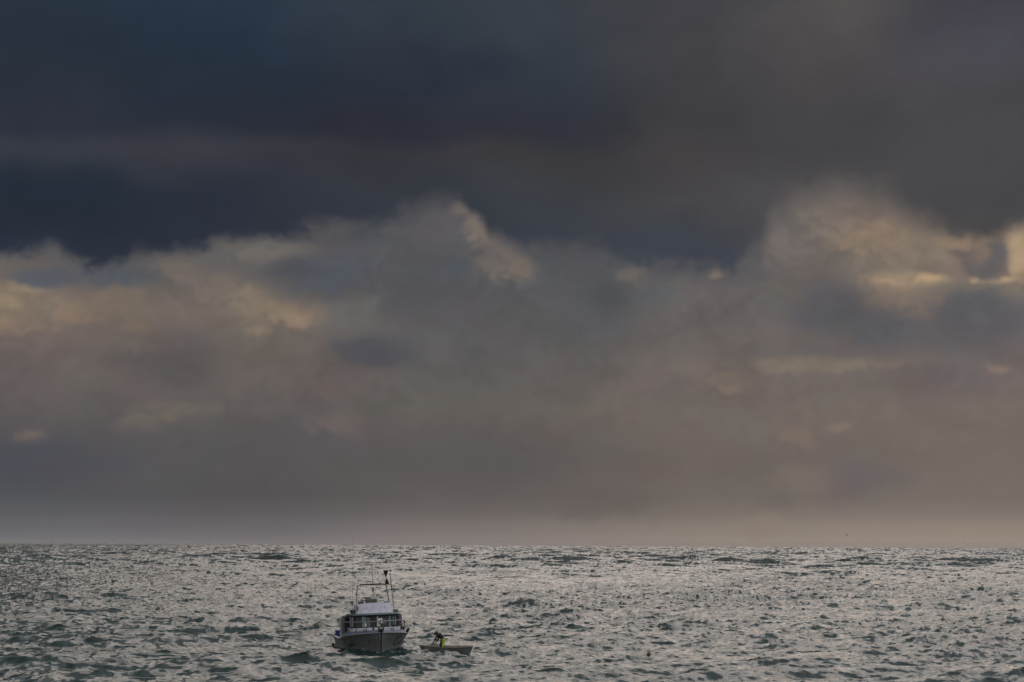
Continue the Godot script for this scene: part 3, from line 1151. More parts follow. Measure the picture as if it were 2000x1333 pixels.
func make_wheelhouse(boat: Node3D):
	# trunk under the windows
	var st := begin()
	var plan := [Vector2(-1.95, -0.35), Vector2(-1.86, 2.3), Vector2(-1.4, 2.62), Vector2(0, 2.78), Vector2(1.4, 2.62), Vector2(1.86, 2.3), Vector2(1.95, -0.35)]
	wall(st, plan, 1.3, 1.8, 0.0)
	part("coaming", st, M.white, boat)
	for x in [-1.05, 1.1]:
		st = begin()
		box(st, Vector3(x - 0.09, 1.6, 2.68), Vector3(x + 0.09, 1.66, 2.72))
		part("deck_vent", st, M.dark_metal, boat)
	# windscreen of four panes between painted posts, and two side windows a side
	var face := [Vector2(-1.7, 2.2), Vector2(-1.02, 2.42), Vector2(0.06, 2.52), Vector2(1.02, 2.42), Vector2(1.7, 2.2)]
	var house := Node3D.new()
	house.name = "wheelhouse"
	boat.add_child(house)
	st = begin()
	wall(st, [Vector2(-1.7, -0.35)] + face + [Vector2(1.7, -0.35)], 1.78, 1.86, 0.0)
	wall(st, [Vector2(-1.7, -0.35)] + face + [Vector2(1.7, -0.35)], 2.64, 2.78, 0.0)
	part("window_frame", st, M.black_rubber, house)
	for i in 4:
		st = begin()
		var a: Vector2 = face[i]
		var b: Vector2 = face[i + 1]
		quad(st, Vector3(a.x, 1.86, a.y - 0.015), Vector3(a.x, 2.64, a.y - 0.065), Vector3(b.x, 2.64, b.y - 0.065), Vector3(b.x, 1.86, b.y - 0.015))
		part("windscreen_pane", st, M.glass, house)
	for i in 5:
		st = begin()
		var p: Vector2 = face[i]
		var w: float = [0.07, 0.08, 0.055, 0.08, 0.07][i]
		box(st, Vector3(p.x - w, 1.84, p.y - 0.06), Vector3(p.x + w, 2.66, p.y + 0.02))
		var post := part("window_post", st, [M.black_rubber, M.mint, M.white, M.mint, M.black_rubber][i], house)
		if i == 1 or i == 3:
			post.set_meta("label", "pale green window post")
	for side in [-1.0, 1.0]:
		for k in 2:
			st = begin()
			var z0 := -0.25 + 1.25 * k
			quad(st, Vector3(side * 1.69, 1.86, z0), Vector3(side * 1.69, 2.64, z0), Vector3(side * 1.69, 2.64, z0 + 1.1), Vector3(side * 1.69, 1.86, z0 + 1.1))
			part("side_pane", st, M.glass, house)
		for z in [-0.3, 0.92, 2.12]:
			st = begin()
			box(st, Vector3(side * 1.7 - 0.04, 1.86, z - 0.09), Vector3(side * 1.7 + 0.04, 2.64, z + 0.09))
			part("side_post", st, M.white, house)
	# inside: floor, aft bulkhead with two openings, helm console and a seat
	st = begin()
	quad(st, Vector3(-1.66, 1.3, -0.35), Vector3(-1.66, 1.3, 2.3), Vector3(1.66, 1.3, 2.3), Vector3(1.66, 1.3, -0.35))
	part("cabin_floor", st, M.dark_wood, house)
	st = begin()
	for b in [[-1.68, -0.78, 0.5, 2.78], [-0.42, 0.52, 0.5, 2.78], [0.86, 1.68, 0.5, 2.78], [-0.78, -0.42, 2.55, 2.78], [0.52, 0.86, 2.42, 2.78], [-0.78, -0.42, 0.5, 1.5], [0.52, 0.86, 0.5, 1.75]]:
		box(st, Vector3(b[0], b[2], -0.4), Vector3(b[1], b[3], -0.35), 0.002)
	part("aft_bulkhead", st, M.dark_wood, house)
	st = begin()
	box(st, Vector3(0.4, 1.3, 1.5), Vector3(1.3, 2.0, 2.1))
	part("helm_console", st, M.black_rubber, house)
	st = begin()
	box(st, Vector3(-0.66, 1.3, 1.55), Vector3(-0.42, 2.55, 1.75))
	part("locker", st, M.white, house)
	st = begin()
	box(st, Vector3(0.56, 2.0, 1.7), Vector3(0.84, 2.42, 1.78))
	box(st, Vector3(0.36, 1.95, 1.7), Vector3(0.41, 2.52, 1.75))
	part("chart_board", st, M.white, house)
	# roof with a rounded overhang
	st = begin()
	var brim := [Vector2(-1.9, -1.6), Vector2(-1.86, 2.0), Vector2(-1.6, 2.4), Vector2(-1.0, 2.64), Vector2(0, 2.76), Vector2(1.0, 2.64), Vector2(1.6, 2.4), Vector2(1.86, 2.0), Vector2(1.9, -1.6)]
	wall(st, brim, 2.765, 2.87, 0.02)
	cover(st, brim, 2.87, 0.05)
	cover(st, brim, 2.765, 0.0)
	part("cabin_roof", st, M.roof_edge, boat)
	# aft deckhouse as wide as the boat, open astern, with rounded shoulders
	st = begin()
	st.set_smooth_group(0)
	var arc := [Vector2(-2.42, 0.95), Vector2(-2.42, 2.42)]
	for i in 7:
		var a := PI - PI / 2 * i / 6.0
		arc.append(Vector2(-2.1 + 0.32 * cos(a), 2.46 + 0.32 * sin(a)))
	arc.append(Vector2(-1.2, 2.79))
	arc.append(Vector2(0, 2.81))
	var full := arc.duplicate()
	for i in range(arc.size() - 2, -1, -1):
		full.append(Vector2(-arc[i].x, arc[i].y))
	var rows := []
	for p in full:
		rows.append([Vector3(p.x, p.y, -0.42), Vector3(p.x, p.y, -1.55)])
	sheet(st, rows, true)
	st.set_smooth_group(-1)
	# inner skin 5 cm in
	rows = []
	for p in full:
		var q: Vector2 = (p - Vector2(0, 1.6)) * Vector2(0.975, 0.96) + Vector2(0, 1.6)
		rows.append([Vector3(q.x, q.y, -0.42), Vector3(q.x, q.y, -1.55)])
	sheet(st, rows)
	var aft := []
	for p in full:
		var q: Vector2 = (p - Vector2(0, 1.6)) * Vector2(0.975, 0.96) + Vector2(0, 1.6)
		aft.append([Vector3(p.x, p.y, -1.55), Vector3(q.x, q.y, -1.55)])
	sheet(st, aft, true)
	var shell := part("deckhouse", st, M.white, boat)
	# its forward faces beside the wheelhouse, each with a tall dark window
	for side in [-1.0, 1.0]:
		st = begin()
		var face_rows := []
		for i in 10:
			var p: Vector2 = arc[i] if i < arc.size() else arc[-1]
			var y := p.y - 0.01
			var x := p.x if side < 0 else -p.x
			face_rows.append([Vector3(x, y, -0.43), Vector3(side * 1.69, y, -0.43)])
		sheet(st, face_rows, side > 0)
		part("forward_face", st, M.lilac_grey, shell)
		st = begin()
		box(st, Vector3(side * 1.95 - 0.2, 1.5, -0.44), Vector3(side * 1.95 + 0.2, 2.6, -0.415), 0.01)
		part("door", st, M.black_rubber, shell)
		st = begin()
		ring(st, Vector3(side * 2.0, 2.58, -0.3), Vector3(0, 0, 1), 0.08, 0.04, 12)
		lathe(st, Vector3(side * 2.0, 2.5, -0.3), [[0.0, 0.0], [0.09, 0.02], [0.1, 0.12], [0.0, 0.16]], 10)
		part("deck_lamp", st, M.black_rubber, shell)


# a thin upright wall along a plan, leaning in by lean at the top
func wall(st: SurfaceTool, plan: Array, y0: float, y1: float, lean: float):
	var low := []
	var top := []
	for p in plan:
		low.append(Vector3(p.x, y0, p.y))
		top.append(Vector3(p.x * (1.0 - lean), y1, p.y - lean * 2.0))
	sheet(st, [top, low])


func cover(st: SurfaceTool, plan: Array, y: float, crown: float):
	var mid := Vector3(0, y + crown, 0.4)
	for i in plan.size():
		var a: Vector2 = plan[i]
		var b: Vector2 = plan[(i + 1) % plan.size()]
		tri(st, mid, Vector3(a.x, y, a.y), Vector3(b.x, y, b.y))


func make_flybridge(boat: Node3D):
	var st := begin()
	st.set_smooth_group(0)
	var n := 16
	var rows := []
	for k in 5:
		var t := k / 4.0
		var row := []
		for i in n + 1:
			var s := float(i) / n * 2.0 - 1.0
			var w := lerpf(1.5, 1.36, t)
			var x := w * s
			var z := lerpf(1.75, 1.4, t) - 0.12 * s * s - 0.25 * pow(absf(s), 8.0)
			row.append(Vector3(x, lerpf(2.86, 3.62 + 0.05 * (1.0 - s * s), t), z))
		rows.append(row)
	sheet(st, rows, true)
	st.set_smooth_group(-1)
	for side in [-1.0, 1.0]:
		quad(st, Vector3(side * 1.5, 2.86, 1.38), Vector3(side * 1.36, 3.62, 1.03), Vector3(side * 1.33, 3.5, -0.9), Vector3(side * 1.46, 2.86, -1.0))
	part("flybridge_front", st, M.lilac_white, boat)
	for p in [Vector2(-0.75, 3.3), Vector2(-0.62, 3.3), Vector2(-0.2, 3.3), Vector2(0.78, 3.32)]:
		st = begin()
		box(st, Vector3(p.x - 0.025, p.y - 0.02, 1.5), Vector3(p.x + 0.025, p.y + 0.02, 1.62))
		part("bolt", st, M.dark_metal, boat)
	st = begin()
	box(st, Vector3(-1.42, 3.15, 1.3), Vector3(-1.3, 3.45, 1.47))
	part("vent_grille", st, M.grey_paint, boat)
	# what stands on the flybridge
	st = begin()
	box(st, Vector3(-0.55, 2.9, 0.2), Vector3(0.3, 3.98, 0.75), 0.04)
	part("flybridge_console", st, M.olive_grey, boat)
	st = begin()
	box(st, Vector3(-1.15, 3.2, 0.2), Vector3(-0.72, 3.78, 0.7), 0.05)
	part("red_seat", st, M.rust_red, boat)
	st = begin()
	ring(st, Vector3(0.75, 3.68, 0.4), Vector3(0, 0.7, 0.7), 0.2, 0.018, 18)
	for i in 3:
		var a := TAU * i / 3.0
		tube(st, [Vector3(0.75, 3.66, 0.4), Vector3(0.75 + 0.19 * cos(a), 3.68 + 0.13 * sin(a), 0.4 - 0.13 * sin(a))], 0.012, 5)
	tube(st, [Vector3(0.75, 2.9, 0.3), Vector3(0.75, 3.67, 0.4)], 0.04, 6)
	part("steering_wheel", st, M.dark_metal, boat)
	st = begin()
	box(st, Vector3(1.0, 3.1, 0.0), Vector3(1.28, 3.72, 0.4), 0.03)
	part("rope_box", st, M.grey_paint, boat)
	for b in [[-1.86, -1.52, M.dark_grey], [1.52, 1.84, M.olive_grey]]:
		st = begin()
		box(st, Vector3(b[0], 2.88, 0.9), Vector3(b[1], 3.1 if b[0] > 0 else 3.2, 1.5), 0.02)
		part("roof_locker", st, b[2], boat)
	# tubular arch
	st = begin()
	var z := 0.1
	var left := [Vector3(-1.28, 3.5, z + 0.1), Vector3(-1.2, 4.2, z), Vector3(-1.14, 4.8, z - 0.05)]
	for i in 5:
		var a := PI - PI / 2 * (i + 1) / 5.0
		left.append(Vector3(-0.86 + 0.28 * cos(a), 4.84 + 0.26 * sin(a), z - 0.05))
	left.append(Vector3(1.2, 5.02, z - 0.05))
	tube(st, left, 0.035, 8)
	tube(st, [Vector3(1.36, 3.5, z + 0.1), Vector3(1.28, 4.3, z), Vector3(1.16, 5.05, z - 0.05)], 0.042, 8)
	var arch := part("arch", st, M.steel, boat)
	st = begin()
	box(st, Vector3(-0.95, 5.1, z - 0.2), Vector3(0.95, 5.15, z + 0.1))
	part("top_plate", st, M.dark_metal, arch)
	for y in [4.45, 4.65]:
		st = begin()
		box(st, Vector3(-1.26, y, z - 0.04), Vector3(-1.19, y + 0.07, z + 0.04))
		part("clamp", st, M.dark_metal, arch)
	st = begin()
	box(st, Vector3(0.92, 5.03, z - 0.1), Vector3(1.28, 5.12, z + 0.06), 0.03)
	part("masthead_lamp", st, M.white, arch)
	st = begin()
	tube(st, [Vector3(0.1, 5.1, z), Vector3(0.06, 6.55, z)], [0.022, 0.014], 6)
	lathe(st, Vector3(0.06, 6.5, z), [[0.0, 0.0], [0.045, 0.03], [0.045, 0.08], [0.0, 0.12]], 8)
	part("radio_antenna", st, M.black_rubber, arch)
	st = begin()
	tube(st, [Vector3(-0.82, 5.12, z), Vector3(-0.82, 5.36, z)], 0.014, 5)
	part("short_antenna", st, M.dark_metal, arch)
	# day signal: two black cones, points together
	var signal_ := Node3D.new()
	signal_.name = "day_signal"
	boat.add_child(signal_)
	st = begin()
	lathe(st, Vector3(1.16, 5.6, z), [[0.012, 0.0], [0.225, 0.56], [0.0, 0.56]], 20, false)
	part("cone", st, M.black, signal_)
	st = begin()
	lathe(st, Vector3(1.22, 5.06, z), [[0.0, 0.0], [0.2, 0.0], [0.012, 0.55]], 20, false)
	part("cone", st, M.black, signal_)
	# signal pole beside the arch
	st = begin()
	tube(st, [Vector3(1.74, 2.87, 0.2), Vector3(1.62, 4.5, 0.05), Vector3(1.5, 6.1, z)], [0.026, 0.024, 0.02], 6)
	tube(st, [Vector3(1.16, 5.05, z - 0.05), Vector3(1.56, 5.04, z)], 0.016, 5)
	var pole := part("signal_pole", st, M.dark_metal, boat)
	st = begin()
	box(st, Vector3(1.44, 6.06, z - 0.07), Vector3(1.62, 6.2, z + 0.07), 0.03)
	part("pole_lamp", st, M.olive_grey, pole)
	st = begin()
	tube(st, [Vector3(1.62, 2.87, 0.9), Vector3(1.46, 5.9, z)], 0.007, 4)
	part("stay_wire", st, M.dark_metal, pole)
	st = begin()
	tube(st, [Vector3(-1.6, 2.87, 0.9), Vector3(-1.15, 4.7, z)], 0.007, 4)
	part("stay_wire", st, M.dark_metal, pole)
	# small mast with a lamp on the console
	st = begin()
	tube(st, [Vector3(0.06, 3.95, 0.4), Vector3(0.06, 4.55, 0.4)], 0.018, 6)
	lathe(st, Vector3(0.06, 4.5, 0.4), [[0.0, 0.0], [0.06, 0.02], [0.06, 0.2], [0.0, 0.24]], 10)
	lathe(st, Vector3(0.06, 4.72, 0.4), [[0.0, 0.05], [0.13, 0.03], [0.13, 0.0], [0.0, 0.0]], 10)
	part("anchor_lamp", st, M.black_rubber, boat)
	st = begin()
	tube(st, [Vector3(-1.42, 2.9, -1.2), Vector3(-1.3, 6.0, -1.2), Vector3(-1.22, 9.4, -1.2)], [0.014, 0.01, 0.005], 5)
	part("whip_antenna", st, M.steel, boat)


func rail_point(z: float, side: float, y: float) -> Vector3:
	return Vector3(side * maxf(curve(BEAM, z) - 0.2, 0.0), y, z - 0.1 * smoothstep(3.5, 4.9, z))


func make_rails(boat: Node3D):
	var st := begin()
	var pts := []
	for z in [0.35, 1.0, 2.0, 3.0, 3.7, 4.3, 4.75]:
		pts.append(rail_point(z, -1.0, 2.25 + 0.01 * z))
	pts.append(Vector3(0, 2.3, 4.86))
	for z in [4.75, 4.3, 3.7, 3.0, 2.0, 1.6]:
		pts.append(rail_point(z, 1.0, 2.25 + 0.01 * z))
	tube(st, pts, 0.028, 7)
	var rail := part("bow_rail", st, M.steel, boat)
	for e in [[0.6, -1.0], [1.35, -1.0], [2.4, -1.0], [3.3, -1.0], [4.15, -1.0], [4.1, 1.0], [3.2, 1.0], [2.4, 1.0], [1.7, 1.0]]:
		st = begin()
		var top := rail_point(e[0], e[1], 2.24 + 0.01 * e[0])
		var low := rail_point(e[0] - 0.12, e[1], curve(SHEER, e[0]) + curve(RISE, e[0]) - 0.01)
		tube(st, [low, top], 0.02, 6)
		lathe(st, low, [[0.06, 0.0], [0.05, 0.05], [0.02, 0.09]], 8)
		part("stanchion", st, M.dark_metal, rail)
	# bow roller with its cheeks, and a bollard
	st = begin()
	for s in [-1.0, 1.0]:
		box(st, Vector3(s * 0.16 - 0.035, 1.58, 4.45), Vector3(s * 0.16 + 0.035, 1.92, 4.9), 0.02)
	box(st, Vector3(-0.16, 1.6, 4.4), Vector3(0.16, 1.66, 4.98))
	var roller := part("bow_roller", st, M.dark_metal, boat)
	st = begin()
	tube(st, [Vector3(-0.12, 1.7, 4.84), Vector3(0.12, 1.7, 4.84)], 0.05, 8)
	part("roller", st, M.rust_red, roller)
	st = begin()
	lathe(st, Vector3(-0.45, 1.6, 3.7), [[0.0, 0.0], [0.07, 0.0], [0.06, 0.24], [0.09, 0.27], [0.0, 0.3]], 10)
	part("bollard", st, M.dark_metal, boat)
	# hauling drum on the side deck: spoked wheel over a dark mesh basket
	st = begin()
	var c := Vector3(2.3, 1.84, 1.65)
	ring(st, c, Vector3(0.25, 0, 1).normalized(), 0.21, 0.028, 22)
	for i in 5:
		var a := TAU * i / 5.0 + 0.3
		tube(st, [c, c + Vector3(cos(a) * 0.2, sin(a) * 0.2, -cos(a) * 0.05)], 0.014, 5)
	var drum := part("hauler_wheel", st, M.dark_metal, boat)
	st = begin()
	lathe(st, Vector3(2.08, 1.42, 1.6), [[0.0, 0.0], [0.2, 0.0], [0.25, 0.3], [0.22, 0.32], [0.0, 0.27]], 14)
	part("net_basket", st, M.net, boat)
	st = begin()
	tube(st, [Vector3(1.9, 1.45, 1.9), Vector3(1.86, 2.2, 1.9), Vector3(2.22, 2.2, 1.9), Vector3(2.22, 1.5, 1.9)], 0.016, 5)
	part("basket_frame", st, M.dark_metal, drum)
	# dark paddle lashed outside the sheer
	st = begin()
	tube(st, [Vector3(2.44, 1.16, 1.5), Vector3(2.52, 1.36, 1.5), Vector3(2.62, 1.56, 1.5), Vector3(2.68, 1.62, 1.5), Vector3(2.84, 1.9, 1.5)], [0.04, 0.12, 0.1, 0.022, 0.018], 8)
	part("paddle", st, M.black_rubber, boat)


# ------------------------------------------------------------------ the skiff and the person in it
const SKIFF_AT := Vector3(-4.84, 0.03, -127.6)
const SKIFF_HALF := [[-2.0, 0.03], [-1.7, 0.24], [-1.2, 0.47], [-0.4, 0.64], [0.6, 0.68], [1.5, 0.6], [2.02, 0.5]]
const SKIFF_SHEER := [[-2.0, 0.38], [-1.0, 0.32], [0.5, 0.3], [2.02, 0.34]]


func skiff_point(x: float, side: float, t: float) -> Vector3:
	var w := curve(SKIFF_HALF, x)
	var y := curve(SKIFF_SHEER, x)
	var rake := 0.3 * smoothstep(-1.2, -2.0, x) - 0.16 * smoothstep(1.4, 2.02, x)
	return Vector3(x + rake * t, lerpf(y, -0.1, t), side * w * lerpf(1.0, 0.78, t))


func make_skiff(at: Vector3):
	var skiff := thing("skiff", "small flat-bottomed grey rowing skiff with a tan rim beside the fishing launch", "rowing boat", at)
	skiff.rotation_degrees = Vector3(2.0, -3.0, -0.3)
	var xs := []
	for i in 25:
		xs.append(lerpf(-2.0, 2.02, i / 24.0))
	var st := begin()
	for side in [-1.0, 1.0]:
		st.set_smooth_group(0)
		var rows := []
		var inner := []
		for x in xs:
			var row := []
			var back := []
			for k in 5:
				var p := skiff_point(x, side, k / 4.0)
				row.append(p)
				back.append(p + Vector3(0, 0.01, -side * minf(0.03, absf(p.z) * 0.5)))
			rows.append(row)
			inner.append(back)
		sheet(st, rows, side < 0)
		sheet(st, inner, side > 0)
	st.set_smooth_group(-1)
	var bottom := []
	for x in xs:
		bottom.append([skiff_point(x, -1.0, 1.0), skiff_point(x, 1.0, 1.0)])
	sheet(st, bottom, true)
	var hull := part("hull", st, M.skiff, skiff)
	st = begin()
	quad(st, skiff_point(2.02, -1, 0), skiff_point(2.02, 1, 0), skiff_point(2.02, 1, 1), skiff_point(2.02, -1, 1))
	part("transom", st, M.skiff, hull)
	for side in [-1.0, 1.0]:
		st = begin()
		var pts := []
		for x in xs:
			pts.append(skiff_point(x, side, 0.0) + Vector3(0, 0.012, 0))
		tube(st, pts, 0.028, 6)
		part("gunwale", st, M.tan_wood, skiff)
	for x in [-1.0, 0.75, 1.75]:
		st = begin()
		var w := curve(SKIFF_HALF, x) * 0.93
		box(st, Vector3(x - 0.13, 0.2, -w), Vector3(x + 0.13, 0.235, w))
		part("thwart", st, M.tan_wood, skiff)
	st = begin()
	var floor_rows := []
	for x in [-1.6, -1.0, -0.3, 0.6, 1.3, 1.85]:
		var w := curve(SKIFF_HALF, x) * 0.78
		floor_rows.append([Vector3(x, 0.02, -w), Vector3(x, 0.02, w)])
	sheet(st, floor_rows)
	part("floor_panel", st, M.dark_wood, skiff)


func make_person(at: Vector3):
	# bent forward to the left, hands on the near rim; origin on the skiff's floor between the feet
	var who := thing("person", "person in dark jacket and bright yellow waterproof trousers bending over the skiff's side", "person", at)
	who.scale = Vector3.ONE * 1.1
	var skin := Color(0.16, 0.09, 0.06)
	var coat := Color(0.010, 0.011, 0.011)
	var navy := Color(0.010, 0.012, 0.022)
	var neon := Color(0.50, 0.62, 0.02)
	var caps := []
	var pelvis := Vector3(0.16, 0.80, 0.0)
	var chest := Vector3(-0.10, 1.09, 0.0)
	var neck := Vector3(-0.27, 1.2, 0.02)
	caps.append([pelvis, Vector3(0.06, 0.95, 0), 0.15, 0.135, coat])
	caps.append([Vector3(0.06, 0.95, 0), chest, 0.135, 0.155, coat])
	caps.append([chest, Vector3(-0.19, 1.14, 0), 0.155, 0.115, coat])
	caps.append([Vector3(-0.17, 1.12, -0.16), Vector3(-0.17, 1.12, 0.16), 0.085, 0.085, coat])
	caps.append([Vector3(-0.2, 1.16, 0.01), neck, 0.062, 0.055, skin])
	caps.append([Vector3(-0.34, 1.24, 0.03), Vector3(-0.38, 1.22, 0.035), 0.1, 0.085, skin])
	caps.append([Vector3(-0.4, 1.16, 0.04), Vector3(-0.42, 1.145, 0.04), 0.06, 0.045, skin])
	caps.append([Vector3(-0.455, 1.205, 0.045), Vector3(-0.475, 1.185, 0.045), 0.014, 0.018, skin])
	for s in [-1.0, 1.0]:
		caps.append([Vector3(-0.33, 1.21, 0.03 + s * 0.095), Vector3(-0.325, 1.24, 0.03 + s * 0.1), 0.014, 0.016, skin])
	# arms: the near one straight down to the rim, the far one bent
	caps.append([Vector3(-0.17, 1.12, 0.18), Vector3(-0.34, 0.86, 0.27), 0.066, 0.052, coat])
	caps.append([Vector3(-0.34, 0.86, 0.27), Vector3(-0.54, 0.55, 0.33), 0.05, 0.036, coat])
	caps.append([Vector3(-0.15, 1.1, -0.18), Vector3(-0.16, 0.84, -0.26), 0.066, 0.052, coat])
	caps.append([Vector3(-0.16, 0.84, -0.26), Vector3(-0.36, 0.6, -0.22), 0.05, 0.036, coat])
	# legs: the near one behind in yellow, the far one forward
	caps.append([Vector3(0.17, 0.79, 0.1), Vector3(0.16, 0.45, 0.14), 0.1, 0.075, neon])
	caps.append([Vector3(0.16, 0.45, 0.14), Vector3(0.14, 0.1, 0.14), 0.075, 0.065, neon])
	caps.append([Vector3(0.1, 0.78, -0.08), Vector3(0.0, 0.44, -0.12), 0.12, 0.085, navy])
	caps.append([Vector3(0.0, 0.44, -0.12), Vector3(-0.02, 0.1, -0.13), 0.08, 0.065, navy])
	caps.append([Vector3(0.05, 0.76, 0.08), Vector3(0.0, 0.36, 0.1), 0.085, 0.07, navy])
	for f in [Vector3(0.14, 0.05, 0.14), Vector3(-0.02, 0.05, -0.13)]:
		caps.append([f, f + Vector3(-0.16, -0.005, 0.01), 0.055, 0.045, coat])
	var st := begin()
	flesh(st, caps, 0.018, 0.05)
	for h in [[Vector3(-0.54, 0.55, 0.33), Vector3(-0.5, -0.8, 0.1), 1.0], [Vector3(-0.36, 0.6, -0.22), Vector3(-0.6, -0.7, 0.1), -1.0]]:
		hand(st, h[0], h[1].normalized(), h[2], skin)
	part("body", st, M.body, who)
	st = begin()
	flesh(st, [[Vector3(-0.325, 1.275, 0.028), Vector3(-0.35, 1.28, 0.032), 0.092, 0.085, coat], [Vector3(-0.29, 1.22, 0.025), Vector3(-0.3, 1.26, 0.025), 0.085, 0.09, coat]], 0.012, 0.03)
	part("hair", st, M.hair, who)
	for s in [-1.0, 1.0]:
		st = begin()
		lathe(st, Vector3(-0.45, 1.217, 0.04 + s * 0.034), [[0.0, -0.01], [0.01, 0.0], [0.0, 0.01]], 8)
		part("eye", st, M.black, who)


func hand(st: SurfaceTool, wrist: Vector3, along: Vector3, side: float, skin: Color):
	var across := Vector3(0.0, 0.1, 1.0).normalized()
	var out := along.cross(across).normalized()
	var caps := []
	var knuckles := wrist + along * 0.09
	for i in 4:
		var o := (i - 1.5) * 0.02
		caps.append([wrist + across * o * 0.7, knuckles + across * o, 0.017, 0.013, skin])
		var long: float = [0.036, 0.042, 0.04, 0.03][i]
		var a: Vector3 = knuckles + across * o
		var b := a + (along * 0.8 + out * 0.45).normalized() * long
		var c := b + (along * 0.35 - out * -0.8).normalized() * long * 0.8
		caps.append([a, b, 0.0105, 0.0095, skin])
		caps.append([b, c, 0.0095, 0.008, skin])
	var t := wrist + along * 0.03 - across * 0.03 * side
	caps.append([t, t + along * 0.035 - across * 0.03 * side, 0.015, 0.011, skin])
	caps.append([t + along * 0.035 - across * 0.03 * side, t + along * 0.065 - across * 0.03 * side + out * 0.01, 0.011, 0.009, skin])
	flesh(st, caps, 0.005, 0.008)


# ------------------------------------------------------------------ small things
func make_bird(called: String, label: String, at: Vector3, span: float, bank: float, turn: float, group := "") -> Node3D:
	var b := thing(called, label, "bird", at, group)
	b.rotation_degrees = Vector3(0, turn, bank)
	var st := begin()
	var s := span
	st.set_smooth_group(0)
	tube(st, [Vector3(0, 0, 0.22) * s, Vector3(0, 0.01, 0.15) * s, Vector3(0, 0, 0.0), Vector3(0, 0.005, -0.16) * s, Vector3(0, 0.01, -0.26) * s], [0.004 * s, 0.038 * s, 0.06 * s, 0.035 * s, 0.012 * s], 8)
	part("body", st, M.bird, b)
	for side in [-1.0, 1.0]:
		st = begin()
		var front := []
		var back := []
		for i in 9:
			var t := i / 8.0
			var y := 0.22 * sin(t * PI * 0.62) * s
			var chord := 0.16 * (1.0 - 0.75 * t * t) * s
			front.append(Vector3(side * t * 0.48 * s, y, (0.08 - 0.22 * t * t) * s))
			back.append(Vector3(side * t * 0.48 * s, y - 0.004, (0.08 - 0.22 * t * t) * s - chord))
		sheet(st, [front, back], side > 0)
		var low := []
		for p in front:
			low.append(p + Vector3(0, -0.02 * s, -0.02 * s))
		sheet(st, [front, low], side < 0)
		sheet(st, [low, back], side < 0)
		part("wing", st, M.bird, b)
	return b


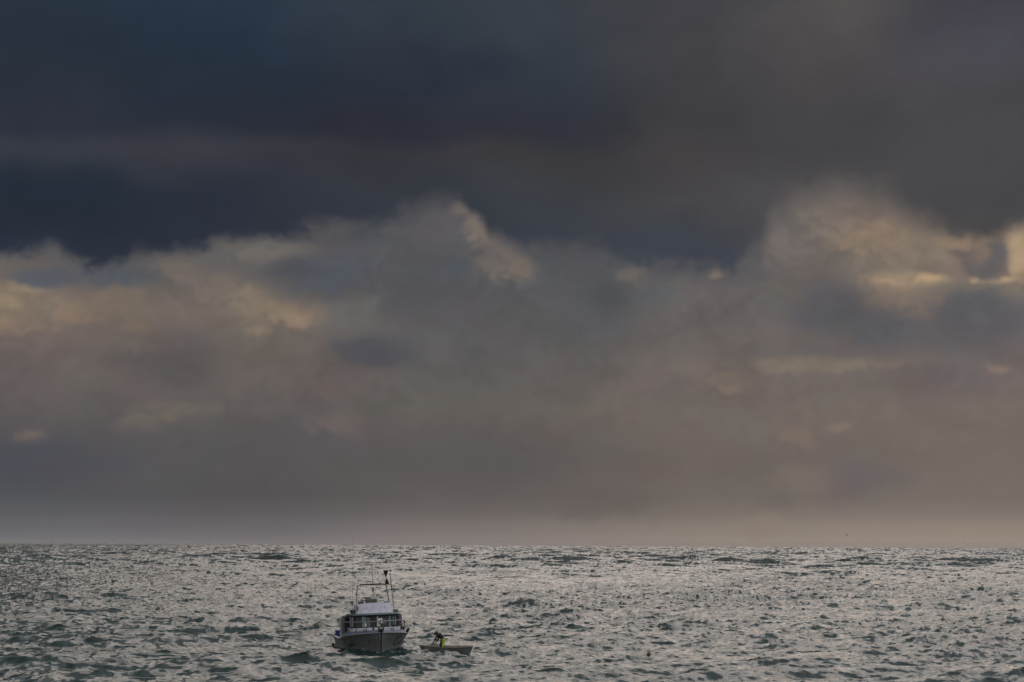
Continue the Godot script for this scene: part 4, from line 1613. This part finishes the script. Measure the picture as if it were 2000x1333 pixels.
func make_objects():
	make_launch()
	# fenders hung from the launch, and the bin in her cockpit
	var st := begin()
	lathe(st, Vector3(0, -0.2, 0), [[0.0, -0.02], [0.09, 0.02], [0.12, 0.1], [0.12, 0.32], [0.08, 0.4], [0.02, 0.44]], 14)
	var f := thing("fender", "black fender hanging low at the launch's stern quarter, left end of the hull", "fender", aboard(-2.46, 0.2, -6.2), "fenders on the launch")
	part("bumper", st, M.black_rubber, f)
	st = begin()
	tube(st, [Vector3(0, 0.24, 0), Vector3(0.02, 0.8, -0.04)], 0.012, 5)
	part("lanyard", st, M.dark_metal, f)
	st = begin()
	lathe(st, Vector3(0, -0.1, 0), [[0.0, 0.0], [0.08, 0.03], [0.1, 0.1], [0.08, 0.2], [0.02, 0.24]], 14)
	f = thing("fender", "small dark fender dangling off the launch's side next to the skiff", "fender", aboard(2.52, 0.42, -1.0), "fenders on the launch")
	part("bumper", st, M.black_rubber, f)
	st = begin()
	tube(st, [Vector3(0, 0.1, 0), Vector3(-0.06, 0.75, -0.1)], 0.012, 5)
	tube(st, [Vector3(0, -0.1, 0), Vector3(0.02, -0.5, 0.0)], 0.012, 5)
	part("lanyard", st, M.dark_metal, f)
	var bin_ := thing("blue_bin", "deep blue plastic bin standing in the launch's stern cockpit", "bin", aboard(-2.08, 0.98, -5.4))
	bin_.rotation_degrees = LAUNCH_TURN
	st = begin()
	box(st, Vector3(-0.23, -0.2, -0.3), Vector3(0.23, 0.46, 0.3), 0.03)
	part("tub", st, M.bin_blue, bin_)
	st = begin()
	box(st, Vector3(-0.25, 0.46, -0.32), Vector3(0.25, 0.5, 0.32), 0.02)
	part("lid", st, M.bin_rim, bin_)
	make_skiff(SKIFF_AT)
	make_person(Vector3(-5.2, -0.02, -127.5))
	# mooring line
	st = begin()
	var a := Vector3(-6.8, 0.42, -127.5)
	var b := aboard(2.46, 1.2, 0.6)
	var line := []
	for i in 13:
		var t := i / 12.0
		line.append(a.lerp(b, t) + Vector3(0, -0.12 * sin(PI * t), 0))
	tube(st, line, 0.011, 5)
	var rope := part("mooring_line", st, M.dark_metal, self)
	rope.name = "mooring_line"
	tag(rope, "thin mooring line running from the skiff's bow up to the fishing launch", "rope")
	# yellow buoy
	var buoy := thing("buoy", "small dull yellow buoy alone on the water right of the skiff", "buoy", Vector3(10.16, 0.03, -125.7))
	buoy.scale = Vector3.ONE * 0.85
	st = begin()
	lathe(st, Vector3.ZERO, [[0.0, -0.16], [0.1, -0.13], [0.15, -0.04], [0.15, 0.04], [0.12, 0.13], [0.06, 0.19], [0.035, 0.2]], 18)
	part("float", st, M.buoy, buoy)
	st = begin()
	lathe(st, Vector3(0, 0.2, 0), [[0.035, 0.0], [0.035, 0.05], [0.0, 0.06]], 10)
	ring(st, Vector3(0, 0.27, 0), Vector3(0, 0, 1), 0.03, 0.008, 12)
	part("lifting_eye", st, M.dark_metal, buoy)
	make_bird("seabird", "dark gull soaring with bent wings above the horizon, highest of the birds", Vector3(94.9, 10.73, -480.0), 1.30, -20.0, 60.0, "seabirds over the horizon")
	make_bird("seabird", "dark seabird banked upright over the horizon near the middle of the picture", Vector3(2.8, 8.77, -620.0), 1.20, 78.0, 20.0, "seabirds over the horizon")
	make_bird("seabird", "small faint seabird left of the dark upright one at mid horizon", Vector3(-1.3, 9.33, -800.0), 1.10, 60.0, -30.0, "seabirds over the horizon")
	make_bird("seabird", "small banking seabird, right one of the close pair left of the soaring gull", Vector3(87.4, 9.25, -700.0), 1.10, 70.0, 30.0, "seabirds over the horizon")
	make_bird("seabird", "tiny seabird, left and lower one of the close pair left of the soaring gull", Vector3(97.2, 8.94, -800.0), 0.90, 20.0, 10.0, "seabirds over the horizon")
	make_bird("seabird", "tiny dark seabird over the horizon toward the far right", Vector3(186.2, 9.06, -700.0), 0.90, 30.0, 50.0, "seabirds over the horizon")
	make_bird("seabird", "tiny faint seabird nearest the right edge of the picture", Vector3(223.4, 9.50, -800.0), 0.90, 50.0, -40.0, "seabirds over the horizon")
	make_bird("seabird", "small seabird over the horizon nearest the left edge of the picture", Vector3(-213.3, 7.97, -750.0), 1.00, 65.0, 15.0, "seabirds over the horizon")
	make_bird("seabird", "dark upright banking seabird, second from the left edge", Vector3(-175.3, 8.21, -650.0), 1.10, 75.0, 40.0, "seabirds over the horizon")
	make_bird("seabird", "dark upright seabird, third from the left edge", Vector3(-152.2, 8.31, -650.0), 1.10, 80.0, -20.0, "seabirds over the horizon")
